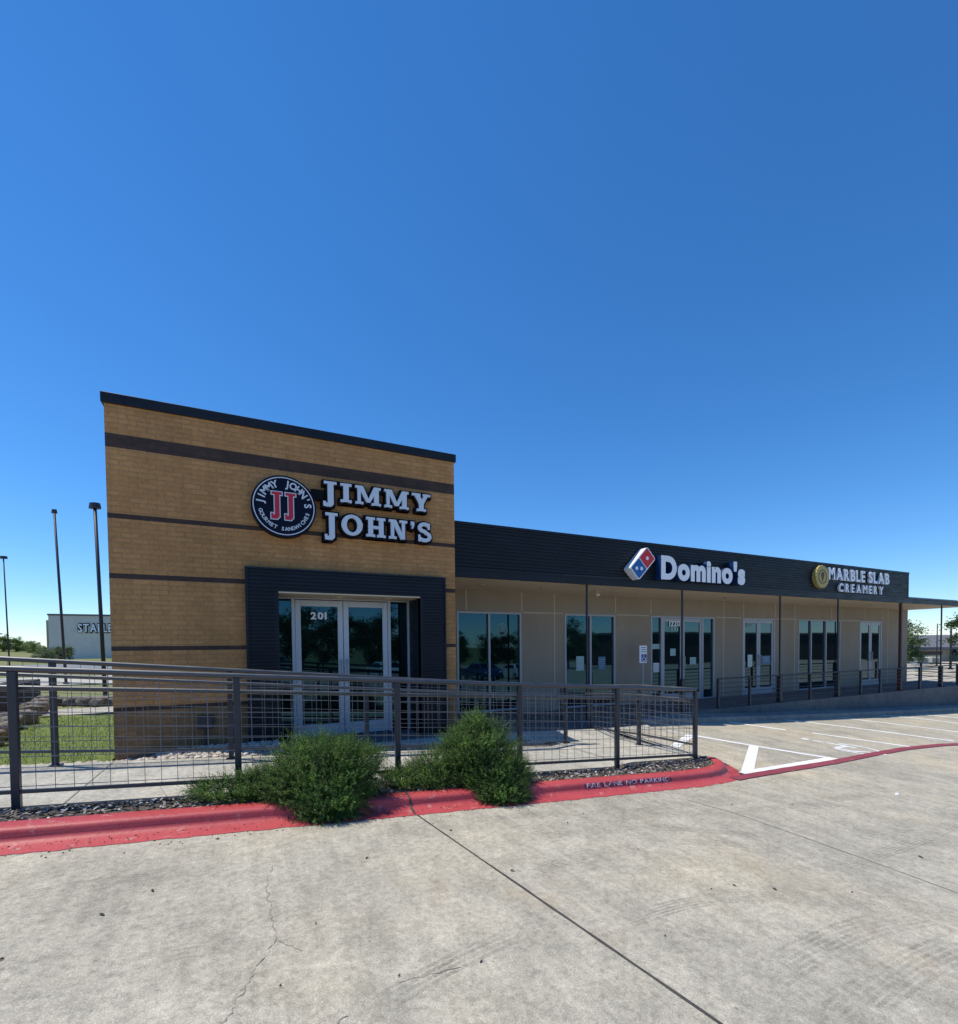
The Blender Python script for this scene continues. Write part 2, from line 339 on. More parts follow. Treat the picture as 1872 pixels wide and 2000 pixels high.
# ramp walk, landing, pad
wk = MB()
xs = fr(-16, 6.25, 60); y0, y1 = 5.0, 6.62
for i in range(60):
    a, b = xs[i], xs[i+1]; za, zb = WK(a), WK(b)
    wk.add([(a, y0, za), (b, y0, zb), (b, y1, zb), (a, y1, za), (a, y0, za-.35), (b, y0, zb-.35)], [(0, 1, 2, 3), (4, 5, 1, 0)])
wk.build('sidewalk', 'walk', kind='structure')
def PZ(x, y):
    t = ss(6.62, 7.4, y); return WK(x)*(1-t)+PAD(x)*t
grid('forecourt', fr(.35, 7.3, 20), fr(6.62, 7.22, 6), PZ, 'walk', kind='structure')
grid('shaded_forecourt', fr(.35, 7.3, 20), fr(7.22, 9.85, 8), lambda x, y: PZ(x, y), 'porch', kind='structure')  # forecourt past the shadow edge, canopy shade put into the darker colour
def GB(x, y): return (RAMP(x)-.015)*(1-ss(6.62, 6.9, y))+(EYE-1.46+.10*ss(-1.5, -.7, x))*ss(6.62, 6.9, y)
mj = MB()
for x in (-2.9, -1.4, .1, 1.6, 3.1, 4.6):
    mj.box(x-.006, x+.006, 5.0, 6.62, WK(x)+.001, WK(x)+.004)
mj.build('sidewalk_joint', 'crack', kind='structure')
# gravel strip behind the inner railing, lawn
grid('gravel_bed', sorted(fr(-16, -2, 8)+fr(-1.9, .35, 14)), fr(6.62, 7.7, 6), lambda x, y: GB(x, y)+.012*noise.noise((x*4, y*4, 0)), 'gravelbed', kind='structure')
LZ = EYE-1.44
grid('lawn', fr(-16, -1.62, 16), fr(7.1, 12.6, 8), lambda x, y: LZ+.02*noise.noise((x, y, 3))+.04*ss(7.4, 8.2, y), 'lawn', kind='structure')

# porch slab with its front wall, curb along the lot
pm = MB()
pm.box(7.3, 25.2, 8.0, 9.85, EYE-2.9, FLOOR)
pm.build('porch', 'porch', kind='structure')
cb = MB()
xs = fr(7.3, 27, 40)
for i in range(40):
    a, b = xs[i], xs[i+1]
    prof = lambda x: [(x, 7.38, RD(x, 7.4)-.1), (x, 7.385, RD(x, 7.4)+.09), (x, 7.41, RD(x, 7.4)+.12), (x, 7.55, RD(x, 7.4)+.125), (x, 8.0, min(FLOOR-.01, RD(x, 7.4)+.13))]
    pa, pb = prof(a), prof(b)
    cb.add(pa+pb, [(k, k+5, k+6, k+1) for k in range(4)])
xe = MB()
cb.add([(7.3, y, z) for y, z in ((7.38, EYE-2.2), (7.38, RD(7.3, 7.4)+.11), (8.0, FLOOR-.02), (8.0, EYE-2.2))], [(0, 1, 2, 3)])
cb.build('porch_curb', 'curb_grey', kind='structure')

# ------------------------------------------------------------------ red curb along the driveway
path = [(-18, 4.13), (-10, 4.13), (-4, 4.13), (-2.5, 4.13), (-1.5, 4.13), (-.8, 4.13), (0, 4.12), (.8, 4.10), (1.32, 4.09), (1.36, 4.09), (2, 4.08), (2.8, 4.06), (3.6, 4.05), (4.4, 4.03), (4.9, 4.02), (5.3, 4.04), (5.6, 4.09), (5.85, 4.18), (6.05, 4.31), (6.2, 4.48), (6.3, 4.68), (6.34, 4.9), (6.34, 5.12)]
pr = [(0, .004), (.05, .008), (.095, .013), (.125, .021), (.143, .034), (.151, .050), (.155, .076), (.162, .093), (.178, .104), (.205, .109), (.305, .110), (.31, .0)]
def offs(i):
    p = Vector(path[i]); a = Vector(path[max(0, i-1)]); b = Vector(path[min(len(path)-1, i+1)]); d = (b-a).normalized(); return p, Vector((-d.y, d.x))
cm = MB(); rows = []
for i in range(len(path)):
    p, n = offs(i); k = 1.-.75*ss(4.72, 5.12, p.y) if p.x > 6 else 1.
    gap = -.006 if i in (8, 9) else 0
    row = []
    for s_, h in pr:
        q = p+n*s_; row.append((q.x, q.y, RD(q.x, min(q.y, 4.9))+h*k+(gap if h > .03 else 0)))
    rows.append(row)
np_ = len(pr)
for r in rows: cm.v += r
for i in range(len(path)-1):
    for k in range(np_-1): cm.f.append((i*np_+k, (i+1)*np_+k, (i+1)*np_+k+1, i*np_+k+1)); cm.mi.append(0)
cm.build('curb', 'redcurb', kind='structure', smooth=True)
jm = MB(); 
for k in range(0, 10):
    a, b = rows[8][k], rows[8][k+1]
    jm.add([(a[0]-.008, a[1]-.002, a[2]+.005), (a[0]+.012, a[1]-.002, a[2]+.005), (b[0]+.012, b[1]-.002, b[2]+.005), (b[0]-.008, b[1]-.002, b[2]+.005)], [(0, 1, 2, 3)])
jm.build('curb_joint', 'tar', kind='structure')
# ragged red overspray on the lot
rs = MB(); pts = []
for i in range(len(path)-2):
    a, b = path[i], path[i+1]; n = max(1, int(math.hypot(b[0]-a[0], b[1]-a[1])/.03))
    pts += [(a[0]+(b[0]-a[0])*k/n, a[1]+(b[1]-a[1])*k/n) for k in range(n)]
pts = [p for p in pts if p[0] > -6]
k0 = 0
for i, p in enumerate(pts):
    w = .022+.02*noise.noise((p[0]*7, 0, 0))+random.uniform(-.006, .008); d = Vector((0, -1)) if p[0] < 5.2 else Vector((p[0]-5.2, p[1]-5.2)).normalized()
    rs.v += [(p[0]+d.x*w, p[1]+d.y*w, RD(p[0], p[1]-w)+.0035), (p[0]-d.x*.02, p[1]-d.y*.02, RD(p[0], p[1])+.0075)]
    if i: rs.f.append((2*i-2, 2*i, 2*i+1, 2*i-1)); rs.mi.append(0)
rs.build('curb_overspray', 'redcurb', kind='structure')

# mulch between curb and ramp
mm = MB(); ppts = []
for i in range(len(path)):
    p, n = offs(i); q = p+n*.307; ppts.append((q.x, q.y, RD(q.x, min(q.y, 4.9))+.099*(1.-.75*ss(4.72, 5.12, p.y) if p.x > 6 else 1.)))
fine = []
for i in range(len(ppts)-1):
    a, b = Vector(ppts[i]), Vector(ppts[i+1]); n = max(1, int((b-a).length/.08))
    fine += [a+(b-a)*k/n for k in range(n)]
fine.append(Vector(ppts[-1]))
NR = 10
for i, q in enumerate(fine):
    tx = min(q.x, 6.0); tgt = Vector((tx, 5.02, WK(min(tx, 6.1))-.03 if tx < 5.4 else RD(tx, 4.9)+.02))
    for k in range(NR+1):
        t = k/NR; v = q.lerp(tgt, t); nz = .016*noise.noise((v.x*9, v.y*9, 1))+.008*noise.noise((v.x*30, v.y*30, 1)) if 0 < k < NR else 0
        mm.v.append((v.x, v.y, v.z+nz-.004+.02*math.sin(math.pi*t)))
for i in range(len(fine)-1):
    for k in range(NR): mm.f.append((i*(NR+1)+k, (i+1)*(NR+1)+k, (i+1)*(NR+1)+k+1, i*(NR+1)+k+1)); mm.mi.append(0)
mm.build('planting_bed', 'soil', kind='structure', smooth=True)
ch = MB(); rnd = random.Random(3)
for _ in range(9500):
    i = rnd.randrange(len(fine)-1); q = fine[i]
    if q.x < -3 : continue
    t = rnd.random(); tgt = Vector((min(q.x, 6.0), 5.02, 0)); x = q.x+(tgt.x-q.x)*t+rnd.uniform(-.05, .05); y = q.y+(tgt.y-q.y)*t
    if x > 5.8 and rnd.random() < .7: continue
    a = mm.v[i*(NR+1)+min(NR-1, int(t*NR))]; b = mm.v[i*(NR+1)+min(NR, int(t*NR)+1)]; ff = t*NR-int(t*NR)
    z = a[2]+(b[2]-a[2])*ff+.004
    L = rnd.uniform(.012, .055); w = rnd.uniform(.007, .022); an = rnd.uniform(0, 6.28); ti = rnd.uniform(-.5, .5); c, s_ = math.cos(an), math.sin(an); h = rnd.uniform(.003, .012)
    P = [(x+c*L/2*sx-s_*w/2*sy, y+s_*L/2*sx+c*w/2*sy, z+ti*L/2*sx+h*sz) for sz in (0, 1) for sx, sy in ((-1, -1), (1, -1), (1, 1), (-1, 1))]
    ch.add(P, [(4, 5, 6, 7), (0, 1, 5, 4), (1, 2, 6, 5), (2, 3, 7, 6), (3, 0, 4, 7)])
ch.build('bark_mulch', 'chips', kind='stuff', label='loose grey brown bark chips between red curb and ramp', cat='mulch')
def pebble(mb, x, y, z, r, rnd):
    bm = bmesh.new(); bmesh.ops.create_icosphere(bm, subdivisions=1, radius=1)
    a = rnd.uniform(0, 6.28)
    for v in bm.verts:
        k = 1+rnd.uniform(-.22, .22); X, Y, Z = v.co*k; v.co = Vector((x+(X*math.cos(a)-Y*.7*math.sin(a))*r, y+(X*math.sin(a)+Y*.7*math.cos(a))*r, z+Z*.6*r))
    mb.bm(bm)
gv = MB()
for _ in range(3200):
    x = rnd.uniform(-3.2, 4.4); y = rnd.uniform(6.64, 7.52 if x < .35 else 6.9)
    if .35 < x and rnd.random() < .45: continue
    if x < -1.7: y = rnd.uniform(6.64, 7.15)
    pebble(gv, x, y, (PZ(x, y) if x > .35 else GB(x, y))+.01, rnd.uniform(.016, .05), rnd)
gv.build('gravel', 'gravel', kind='stuff', label='pale crushed limestone gravel at the foot of the brick wall', cat='gravel')
# grass
gb = MB()
for _ in range(16000):
    x = rnd.uniform(-6.5, -1.63); y = 7.15+5.3*rnd.random()**1.4
    if x < -.36*y-.9: continue
    z = LZ+.02*noise.noise((x, y, 3))+.04*ss(7.4, 8.2, y)-.003; h = rnd.uniform(.02, .055); a = rnd.uniform(0, 6.28); w = .005
    dx, dy = math.cos(a)*w, math.sin(a)*w; lx, ly = rnd.uniform(-.02, .02), rnd.uniform(-.02, .02)
    gb.add([(x-dx, y-dy, z), (x+dx, y+dy, z), (x+lx, y+ly, z+h)], [(0, 1, 2)])
gb.build('grass', 'grassblade', kind='stuff', label='short sunlit green grass left of the brick tower', cat='grass')

# ------------------------------------------------------------------ joints, cracks and paint on the lot
def strip(mb, pts, w, dz, jit=0.):
    """ribbon on the lot through (x,y) points"""
    L = []
    for i in range(len(pts)-1):
        a, b = Vector(pts[i]), Vector(pts[i+1]); n = max(1, int((b-a).length/.12))
        L += [a+(b-a)*k/n for k in range(n)]
    L.append(Vector(pts[-1])); k0 = len(mb.v)
    for i, p in enumerate(L):
        d = (L[min(i+1, len(L)-1)]-L[max(i-1, 0)]).normalized(); n = Vector((-d.y, d.x)); ww = w/2*(1+random.uniform(-jit, jit)); o = n*random.uniform(-jit, jit)*w*.4
        for sgn in (-1, 1):
            q = p+o+n*ww*sgn; mb.v.append((q.x, q.y, RD(q.x, q.y)+dz))
        if i: mb.f.append((k0+2*i-2, k0+2*i, k0+2*i+1, k0+2*i-1) if False else (k0+2*i-2, k0+2*i-1, k0+2*i+1, k0+2*i)); mb.mi.append(0)
    return mb
def up(mb):
    for i, f in enumerate(mb.f):
        a, b, c = (Vector(mb.v[k]) for k in f[:3])
        if (b-a).cross(c-a).z < 0: mb.f[i] = f[::-1]
    return mb
j = MB(); strip(j, [(1.33, 4.1), (1.55, 2.73), (1.78, 1.3), (2.1, -.7), (3.2, -8)], .017, .003, .25); up(j).build('pavement_joint', 'tar', kind='structure')
def LT(u, v):
    z = .1
    for _ in range(40):
        x, y = AZ(u, v, z); z = RD(x, y)
    return x, y
def lotline(uv): return [LT(u, v) for u, v in uv]
j = MB(); strip(j, lotline([(1340, 1562), (1440, 1590), (1560, 1632), (1700, 1682), (1872, 1745)]), .012, .003, .4); up(j).build('pavement_joint', 'crack', kind='structure')
def jag(p, q, n, amp, rn):
    a, b = Vector(p), Vector(q); d = (b-a); nn = Vector((-d.y, d.x)).normalized()
    return [tuple(a+d*(k/n)+nn*(amp*rn.uniform(-1, 1) if 0 < k < n else 0)) for k in range(n+1)]
rc = random.Random(11); ck = MB()
c1 = [LT(u, v) for u, v in ((533, 1690), (522, 1720), (524, 1760), (535, 1800), (540, 1835), (508, 1880), (478, 1930), (440, 1995), (400, 2060))]
for a, b in zip(c1, c1[1:]): strip(ck, jag(a, b, 9, .012, rc), .003, .0028, .95)
strip(ck, jag(LT(540, 1835), LT(590, 1858), 8, .008, rc), .003, .0028, .7)
strip(ck, jag(LT(900, 1890), LT(780, 1920), 8, .01, rc), .003, .0028, .7)
strip(ck, jag(LT(680, 1985), LT(640, 2010), 5, .01, rc), .003, .0028, .7)
up(ck).build('pavement_crack', 'crack', kind='structure')
ln = MB()
strip(ln, lotline([(1300, 1427), (1362, 1438), (1500, 1461.5), (1640, 1484)]), .125, .004)
strip(ln, lotline([(1588, 1432), (1680, 1445), (1785, 1459.8)]), .125, .004)
strip(ln, lotline([(1416, 1409.5), (1535, 1426)]), .125, .004)
strip(ln, lotline([(1508, 1404), (1580, 1411), (1700, 1426), (1864, 1448)]), .125, .004)
strip(ln, lotline([(1632, 1401), (1720, 1411), (1872, 1430), (1960, 1442)]), .125, .004)
strip(ln, lotline([(1720, 1397), (1800, 1404), (1872, 1413), (1960, 1424)]), .125, .004)
strip(ln, lotline([(1790, 1395), (1872, 1402.5), (1960, 1412)]), .125, .004)
up(ln).build('parking_line', 'linewhite', kind='structure')
hb = MB(); a = LT(1473.5, 1457); b = LT(1459, 1513)
strip(hb, [a, b], .15, .0065); up(hb).build('hatched_bar', 'linewhite', kind='structure')
hb = MB(); strip(hb, lotline([(1318, 1459), (1350, 1436)]), .15, .0066); up(hb).build('hatched_bar', 'linewhite', kind='structure')
fw = MB(); strip(fw, lotline([(1452, 1512), (1470, 1508.6), (1550, 1495.6), (1630, 1482)]), .15, .009); up(fw).build('aisle_line', 'linewhite', kind='structure')
rl = MB(); strip(rl, lotline([(1434, 1522.5), (1454, 1518.6), (1540, 1504), (1626, 1490), (1697, 1475.8), (1769, 1463), (1840, 1455.7), (1872, 1454.3), (1960, 1451)]), .15, .0115, .06); up(rl).build('fire_lane_line', 'redline', kind='structure')
# wheelchair symbol painted on the bay
def inlot(cx, cy, ux, uy, mb, P):      # P: list of polylines with width in local (a,b)
    for pts, w in P: strip(mb, [(cx+ux[0]*a+uy[0]*b, cy+ux[1]*a+uy[1]*b) for a, b in pts], w, .0045)
cx, cy = LT(1662, 1462)
ex = Vector(LT(1700, 1466.5))-Vector(LT(1640, 1455)); ex.normalize(); ey = Vector((-ex.y, ex.x))
sy = MB()
arc = [(.42*math.cos(t)+.05, .42*math.sin(t)) for t in fr(R_(-120), R_(140), 16)]
inlot(cx, cy, ex, ey, sy, [(arc, .09), ([(-.62, .05), (-.1, .16), (.05, .14)], .11), ([(-.1, .16), (-.15, -.28)], .09), ([(-.15, -.28), (.1, -.3), (.28, -.05), (.5, -.1)], .09), ([(-.82, .07), (-.7, .07)], .2)])
up(sy).build('wheelchair_marking', 'faded', kind='structure')
# tyre marks: thin worn rubber ribbons
def tyre():
    m = Mat('tyre_rubber_trace', (.13, .125, .115), .9, 0, .2); n = m.noise(5, 6, .7); n2 = m.noise(60, 4, .8); n3 = m.noise(1.6, 3)
    k = m.math('MULTIPLY', m.math('MULTIPLY', m.ramp(n, [(.35, g(0)), (.62, g(1))]), m.ramp(n2, [(.32, g(.1)), (.6, g(1))])), m.ramp(n3, [(.35, g(.05)), (.65, g(.36))]))
    tr = m.n('ShaderNodeBsdfTransparent'); mx = m.n('ShaderNodeMixShader'); m.t.links.new(k, mx.inputs[0]); m.t.links.new(tr.outputs[0], mx.inputs[1]); m.t.links.new(m.b.outputs[0], mx.inputs[2]); m.t.links.new(mx.outputs[0], m.t.nodes['Material Output'].inputs[0]); return m.m
M['tyre_trace'] = tyre()
def curve(pts, n=10):
    out = []
    P = [Vector(pts[0])*2-Vector(pts[1])]+[Vector(p) for p in pts]+[Vector(pts[-1])*2-Vector(pts[-2])]
    for i in range(1, len(P)-2):
        for k in range(n):
            t = k/n; a, b, c, d = P[i-1:i+3]; out.append(.5*((2*b)+(c-a)*t+(2*a-5*b+4*c-d)*t*t+(3*b-a-3*c+d)*t*t*t))
    out.append(P[-2]); return out
tm_ = MB()
for uv, w, ns_ in (([(1225, 1800), (1330, 1768), (1450, 1752), (1560, 1757), (1690, 1775)], .13, 5), ([(1050, 1700), (1140, 1670), (1230, 1655), (1330, 1645), (1450, 1650)], .14, 5), ([(1000, 1640), (1150, 1625), (1300, 1618), (1480, 1632)], .12, 4), ([(1500, 1905), (1580, 1860), (1680, 1815), (1800, 1790)], .2, 6), ([(1650, 1990), (1720, 1930), (1800, 1880), (1880, 1845)], .2, 6), ([(40, 1752), (150, 1730), (300, 1712), (420, 1700)], .12, 4), ([(1560, 1700), (1680, 1680), (1800, 1640), (1880, 1600)], .14, 5), ([(1180, 1600), (1350, 1588), (1550, 1575), (1750, 1540)], .16, 4), ([(700, 1990), (850, 1900), (1000, 1830), (1150, 1790)], .14, 4), ([(200, 1900), (350, 1860), (520, 1835), (650, 1790)], .14, 4), ([(1500, 1560), (1620, 1600), (1760, 1640), (1880, 1650)], .16, 4), ([(960, 1600), (1100, 1590), (1250, 1583), (1400, 1560)], .12, 4)):
    P = curve([LT(*p) for p in uv])
    for k in range(ns_):
        o = (k-(ns_-1)/2)*w/ns_; Q = []
        for i, p in enumerate(P):
            d = (P[min(i+1, len(P)-1)]-P[max(i-1, 0)]).normalized(); Q.append(tuple(p+Vector((-d.y, d.x))*o))
        strip(tm_, Q, w/ns_*.62, .0019)
up(tm_).build('tyre_marks', 'tyre_trace', kind='structure')
# litter: dark leaves
lf = MB()
for (u, v, s_) in ((298, 1741, .03), (199, 1788, .03), (617, 1805, .014), (881, 1623, .03), (1001, 1702, .03), (850, 1618, .012), (1109, 1608, .02), (1430, 1573, .02), (1799, 1675, .04), (1514, 1738, .03), (1435, 1731, .025), (1300, 1830, .012), (1247, 1660, .012), (940, 1880, .02), (717, 1677, .03), (425, 1640, .03), (1548, 1572, .02), (3, 1876, .02), (1390, 1738, .012), (1665, 1744, .015), (1140, 1590, .015), (548, 1928, .012), (780, 1908, .014)):
    x, y = LT(u, v); a = rc.uniform(0, 6.28); z = RD(x, y)+.004; c, s2 = math.cos(a), math.sin(a)
    P = [(-1, 0, .2), (-.3, .35, .0), (.6, .3, .25), (1.1, 0, .1), (.5, -.35, .3), (-.4, -.3, 0)]
    lf.add([(x+(c*px-s2*py)*s_*.6, y+(s2*px+c*py)*s_*.6, z+pz*s_*.6) for px, py, pz in P]+[(x, y, z+.01)], [(6, k, (k+1) % 6) for k in range(6)])
for _ in range(520):
    i = rc.randrange(4, len(path)-4); f_ = rc.random(); px_ = path[i][0]+(path[i+1][0]-path[i][0])*f_
    if rc.random() < .8: px_ = rc.uniform(-1.8, 5.4)
    i = next(k for k in range(len(path)-1) if path[k][0] <= px_ <= path[k+1][0]); f_ = (px_-path[i][0])/(path[i+1][0]-path[i][0]); py_ = path[i][1]+(path[i+1][1]-path[i][1])*f_
    py_ = py_+.11-abs(rc.gauss(0, .12)); q_ = rc.uniform(.003, .009); an = rc.uniform(0, 6.28); zz_ = RD(px_, py_)+(.014 if py_ > 4.12 else .002)
    lf.add([(px_+q_*math.cos(an+t_), py_+q_*.6*math.sin(an+t_), zz_) for t_ in (0, 1.6, 3.1, 4.7)]+[(px_, py_, zz_+q_*.7)], [(4, k, (k+1) % 4) for k in range(4)])
lf.build('leaf_litter', 'stem', kind='stuff', label='scattered dry brown leaves and specks on the concrete', cat='leaves')
x, y = LT(1754, 1553); mb = MB(); pebble(mb, x, y, RD(x, y)+.008, .03, rc); mb.build('paper_scrap', 'white', label='small white scrap of litter lying on the drive at right', cat='litter')

# ------------------------------------------------------------------ text
def glyph(s, off=0., ext=.02, res=6):
    cu = bpy.data.curves.new('t', 'FONT'); cu.body = s; cu.size = 1; cu.offset = off; cu.extrude = ext; cu.resolution_u = res
    o = bpy.data.objects.new('t', cu); COL.objects.link(o); dg = bpy.context.evaluated_depsgraph_get(); dg.update()
    me = bpy.data.meshes.new_from_object(o.evaluated_get(dg)); vs = [v.co.copy() for v in me.vertices]; fs = [tuple(p.vertices) for p in me.polygons]
    bpy.data.objects.remove(o); bpy.data.curves.remove(cu); bpy.data.meshes.remove(me); return vs, fs
def letters(parent, s, x0, z0, x1, zh, y, depth, mats, off=.02, gap=.12, slope=0., name='letter', asp=None, low=None):
    """one mesh per letter along the wall, cap height zh, total width x1-x0, front at y; mats = face, side"""
    G = []; tot = 0
    for c in s:
        if c == ' ': G.append(None); tot += .35; continue
        vs, fs = glyph(c, off, .5); a = min(v.x for v in vs); b = max(v.x for v in vs); G.append((vs, fs, a, b)); tot += b-a+gap
    tot -= gap; k = (x1-x0)/tot; cap = max(v.y for v in glyph('H', off, .1)[0]); kz = zh/cap; x = x0
    for gl in G:
        if gl is None: x += .35*k; continue
        vs, fs, a, b = gl; m = MB()
        V = [(x+(v.x-a)*k, y+depth*(.5-v.z), z0+v.y*kz) for v in vs]
        m.add(V, fs)
        for i, f in enumerate(m.f):
            n = (Vector(m.v[f[1]])-Vector(m.v[f[0]])).cross(Vector(m.v[f[2]])-Vector(m.v[f[1]]))
            m.mi[i] = 0 if abs(n.y) > .7*n.length else 1
        m.build(name, list(mats), parent); x += (b-a+gap)*k

# ------------------------------------------------------------------ main building: brick tower
bld = thing('shop_building', (3, 9, PAD(2)), 'long single storey shop row with tan brick corner tower and charcoal ribbed parapet', 'building')
TY = 7.55; TX0, TX1 = -1.59, 3.21; TB = EYE-1.62; TT = EYE+3.25
bands = [(A(205, 844, TY)[1], A(205, 871, TY)[1]), (A(208, 1000.6, TY)[1], A(208, 1010.5, TY)[1]), (A(213, 1119, TY)[1], A(213, 1129, TY)[1]), (A(219, 1262.7, TY)[1], A(219, 1271.5, TY)[1]), (A(224, 1383, TY)[1], A(224, 1391, TY)[1])]
zc = [TB]
for hi, lo in reversed(bands): zc += [lo, hi]
zc.append(TT-.13)
px0, pz1 = A(484, 1112, 7.47); px1, _ = A(866, 1133, 7.47); pz1 = A(484, 1111, 7.47)[1]   # portal outside
ox0, oz1 = A(544, 1158, 7.47); ox1, _ = A(820, 1168, 7.47)                               # portal opening
tw = MB()
def mati(z): 
    k = next(i for i in range(len(zc)-1) if zc[i] <= z <= zc[i+1])
    return 1 if k % 2 else (2 if k == 0 else 0)
zz = sorted(zc+[oz1]); xx = [TX0, ox0, ox1, TX1]
for i in range(3):
    for k in range(len(zz)-1):
        if i == 1 and zz[k] < oz1-1e-6: continue
        tw.add([(xx[i], TY, zz[k]), (xx[i+1], TY, zz[k]), (xx[i+1], TY, zz[k+1]), (xx[i], TY, zz[k+1])], [(0, 1, 2, 3)], mati((zz[k]+zz[k+1])/2))
for X, sgn in ((TX0, -1), (TX1, 1)):
    for k in range(len(zc)-1):
        q = [(X, TY, zc[k]), (X, 15, zc[k]), (X, 15, zc[k+1]), (X, TY, zc[k+1])]
        tw.add(q, [(0, 1, 2, 3)] if sgn > 0 else [(3, 2, 1, 0)], mati((zc[k]+zc[k+1])/2))
tw.add([(TX0, 15, TB), (TX1, 15, TB), (TX1, 15, TT-.13), (TX0, 15, TT-.13)], [(3, 2, 1, 0)], 0)
tw.add([(TX0, TY, TT-.14), (TX1, TY, TT-.14), (TX1, 15, TT-.14), (TX0, 15, TT-.14)], [(0, 1, 2, 3)], 0)
tw.build('brick_tower', ['brick', 'brick_dark', 'brick_low'], bld)
cp = MB(); cp.bbox(TX0-.03, TX1+.03, TY-.03, TY+.25, TT-.13, TT, .006); cp.bbox(TX0-.03, TX0+.25, TY+.25, 15.03, TT-.13, TT); cp.bbox(TX1-.25, TX1+.03, TY+.25, 15.03, TT-.13, TT)
cp.bbox(TX0+.20, TX0+.215, TY-.036, TY-.03, TT-.12, TT-.01, .001)
cp.build('coping', 'fascia', bld)
# portal of ribbed metal
def ribs(mb, x0, x1, yf, z0, z1, pitch, dep, back):
    n = max(1, round((z1-z0)/pitch)); p = (z1-z0)/n; P = []
    for i in range(n):
        z = z0+i*p; P += [(yf+dep, z), (yf+dep, z+p*.28), (yf, z+p*.4), (yf, z+p*.88)]
    P.append((yf+dep, z1)); P.append((back, z1)); P.append((back, z0))
    k = len(mb.v); m = len(P); mb.v += [(x0, y, z) for y, z in P]+[(x1, y, z) for y, z in P]
    for i in range(m):
        jn = (i+1) % m; mb.f.append((k+i, k+m+i, k+m+jn, k+jn)); mb.mi.append(0)
    mb.f.append(tuple(k+i for i in range(m))); mb.mi.append(0); mb.f.append(tuple(k+m+i for i in range(m))[::-1]); mb.mi.append(0)
po = MB()
ribs(po, px0, px1, 7.44, oz1, pz1, .05, .014, 7.549)
ribs(po, px0, ox0, 7.44, TB, oz1-.002, .05, .014, 7.549)
ribs(po, ox1, px1, 7.44, TB, oz1-.002, .05, .014, 7.549)
po.box(px0-.04, px0-.002, 7.43, 7.549, TB, pz1+.01); po.box(px1+.002, px1+.03, 7.43, 7.549, TB, pz1+.01); po.box(px0-.04, px1+.03, 7.425, 7.549, pz1+.002, pz1+.03)
po.build('entrance_surround', 'portal', bld)
GY = 8.09
for a_, b_ in ((ox1, ox1+.05), (ox0-.05, ox0)):
    rv = MB(); rv.box(a_, b_, 7.445, GY+.1, TB, oz1); rv.build('reveal', 'portal', bld)
sf = MB(); sf.box(ox0, ox1, 7.446, GY+.1, oz1-.001, oz1+.04); 
for xx_ in (ox0+.9, ox0+1.7): sf.tube((xx_, 7.75, oz1-.001), (xx_, 7.75, oz1-.014), .06, 16)
sf.build('entrance_soffit', 'soffit', bld)
# glazing of the entrance
DZ0 = PAD(1)+.005; dz1 = A(569, 1170, GY)[1]
def X(u, y, v=1250): return A(u, v, y)[0]
dx = [X(545, GY), X(570, GY), X(757, GY), X(792, GY)]
dx[0] = ox0; dx[3] = ox1
fm = MB(); f0, f1 = GY-.05, GY+.05
for x_, w in ((dx[0], .03), (dx[1], .05), (dx[2], .05), (dx[3]-.03, .03)): fm.bbox(x_, x_+w, f0, f1, DZ0, dz1, .003)
fm.bbox(dx[0], dx[3], f0-.004, f1, dz1, oz1-.003, .003)
fr_e = fm.build('entrance_frame', 'alu', bld)
for a_, b_ in ((dx[0]+.03, dx[1]), (dx[2]+.05, dx[3]-.03)):
    gl = MB(); gl.box(a_, b_, GY-.004, GY+.004, DZ0, dz1); gl.build('sidelight_glass', 'glass', fr_e)
def door_leaf(x0, x1, y, z0, z1, parent, mf='alu', hand=1, st=.085, bot=.2, top=.1, gm='glass'):
    d = MB(); a, b = y-.024, y+.024
    d.bbox(x0, x0+st, a, b, z0, z1, .004); d.bbox(x1-st, x1, a, b, z0, z1, .004); d.bbox(x0+st, x1-st, a+.001, b-.001, z1-top, z1, .004); d.bbox(x0+st, x1-st, a+.001, b-.001, z0, z0+bot, .004)
    o = d.build('door', mf, parent); p = MB(); p.box(x0+st, x1-st, y-.004, y+.004, z0+bot, z1-top); p.build('door_glass', gm, o)
    h = MB(); hx = x1-st*.5 if hand > 0 else x0+st*.5
    h.tube((hx, a-.05, z0+.9), (hx, a-.05, z0+1.25), .012, 8); h.tube((hx, a, z0+.93), (hx, a-.05, z0+.93), .009, 8); h.tube((hx, a, z0+1.22), (hx, a-.05, z0+1.22), .009, 8)
    h.build('door_handle', 'alu2', o); return o
mid = (dx[1]+.05+dx[2])/2
d1 = door_leaf(dx[1]+.054, mid-.004, GY-.01, DZ0+.01, dz1-.01, bld, hand=1); door_leaf(mid+.004, dx[2]-.004, GY-.01, DZ0+.01, dz1-.01, bld, hand=-1)
# 201
n0 = A(607, 1209, GY-.02); n1 = A(638, 1196, GY-.02)
letters(d1, '201', n0[0], n0[1], n1[0], .11, GY-.0235, .006, (M['signwhite2'], M['signwhite2']), .035, .12, name='number')
for (u, v, s_) in ((625, 1300, .08), ): pass
ut = MB(); ux, uz = A(401, 1404, TY); ut.bbox(ux-.1, ux+.1, TY-.09, TY-.002, uz-.13, uz+.05, .01); ut.tube((ux, TY-.05, uz-.13), (ux, TY-.05, PAD(0)-.03), .018, 8)
ut.build('outlet_box', 'darkpost', bld)

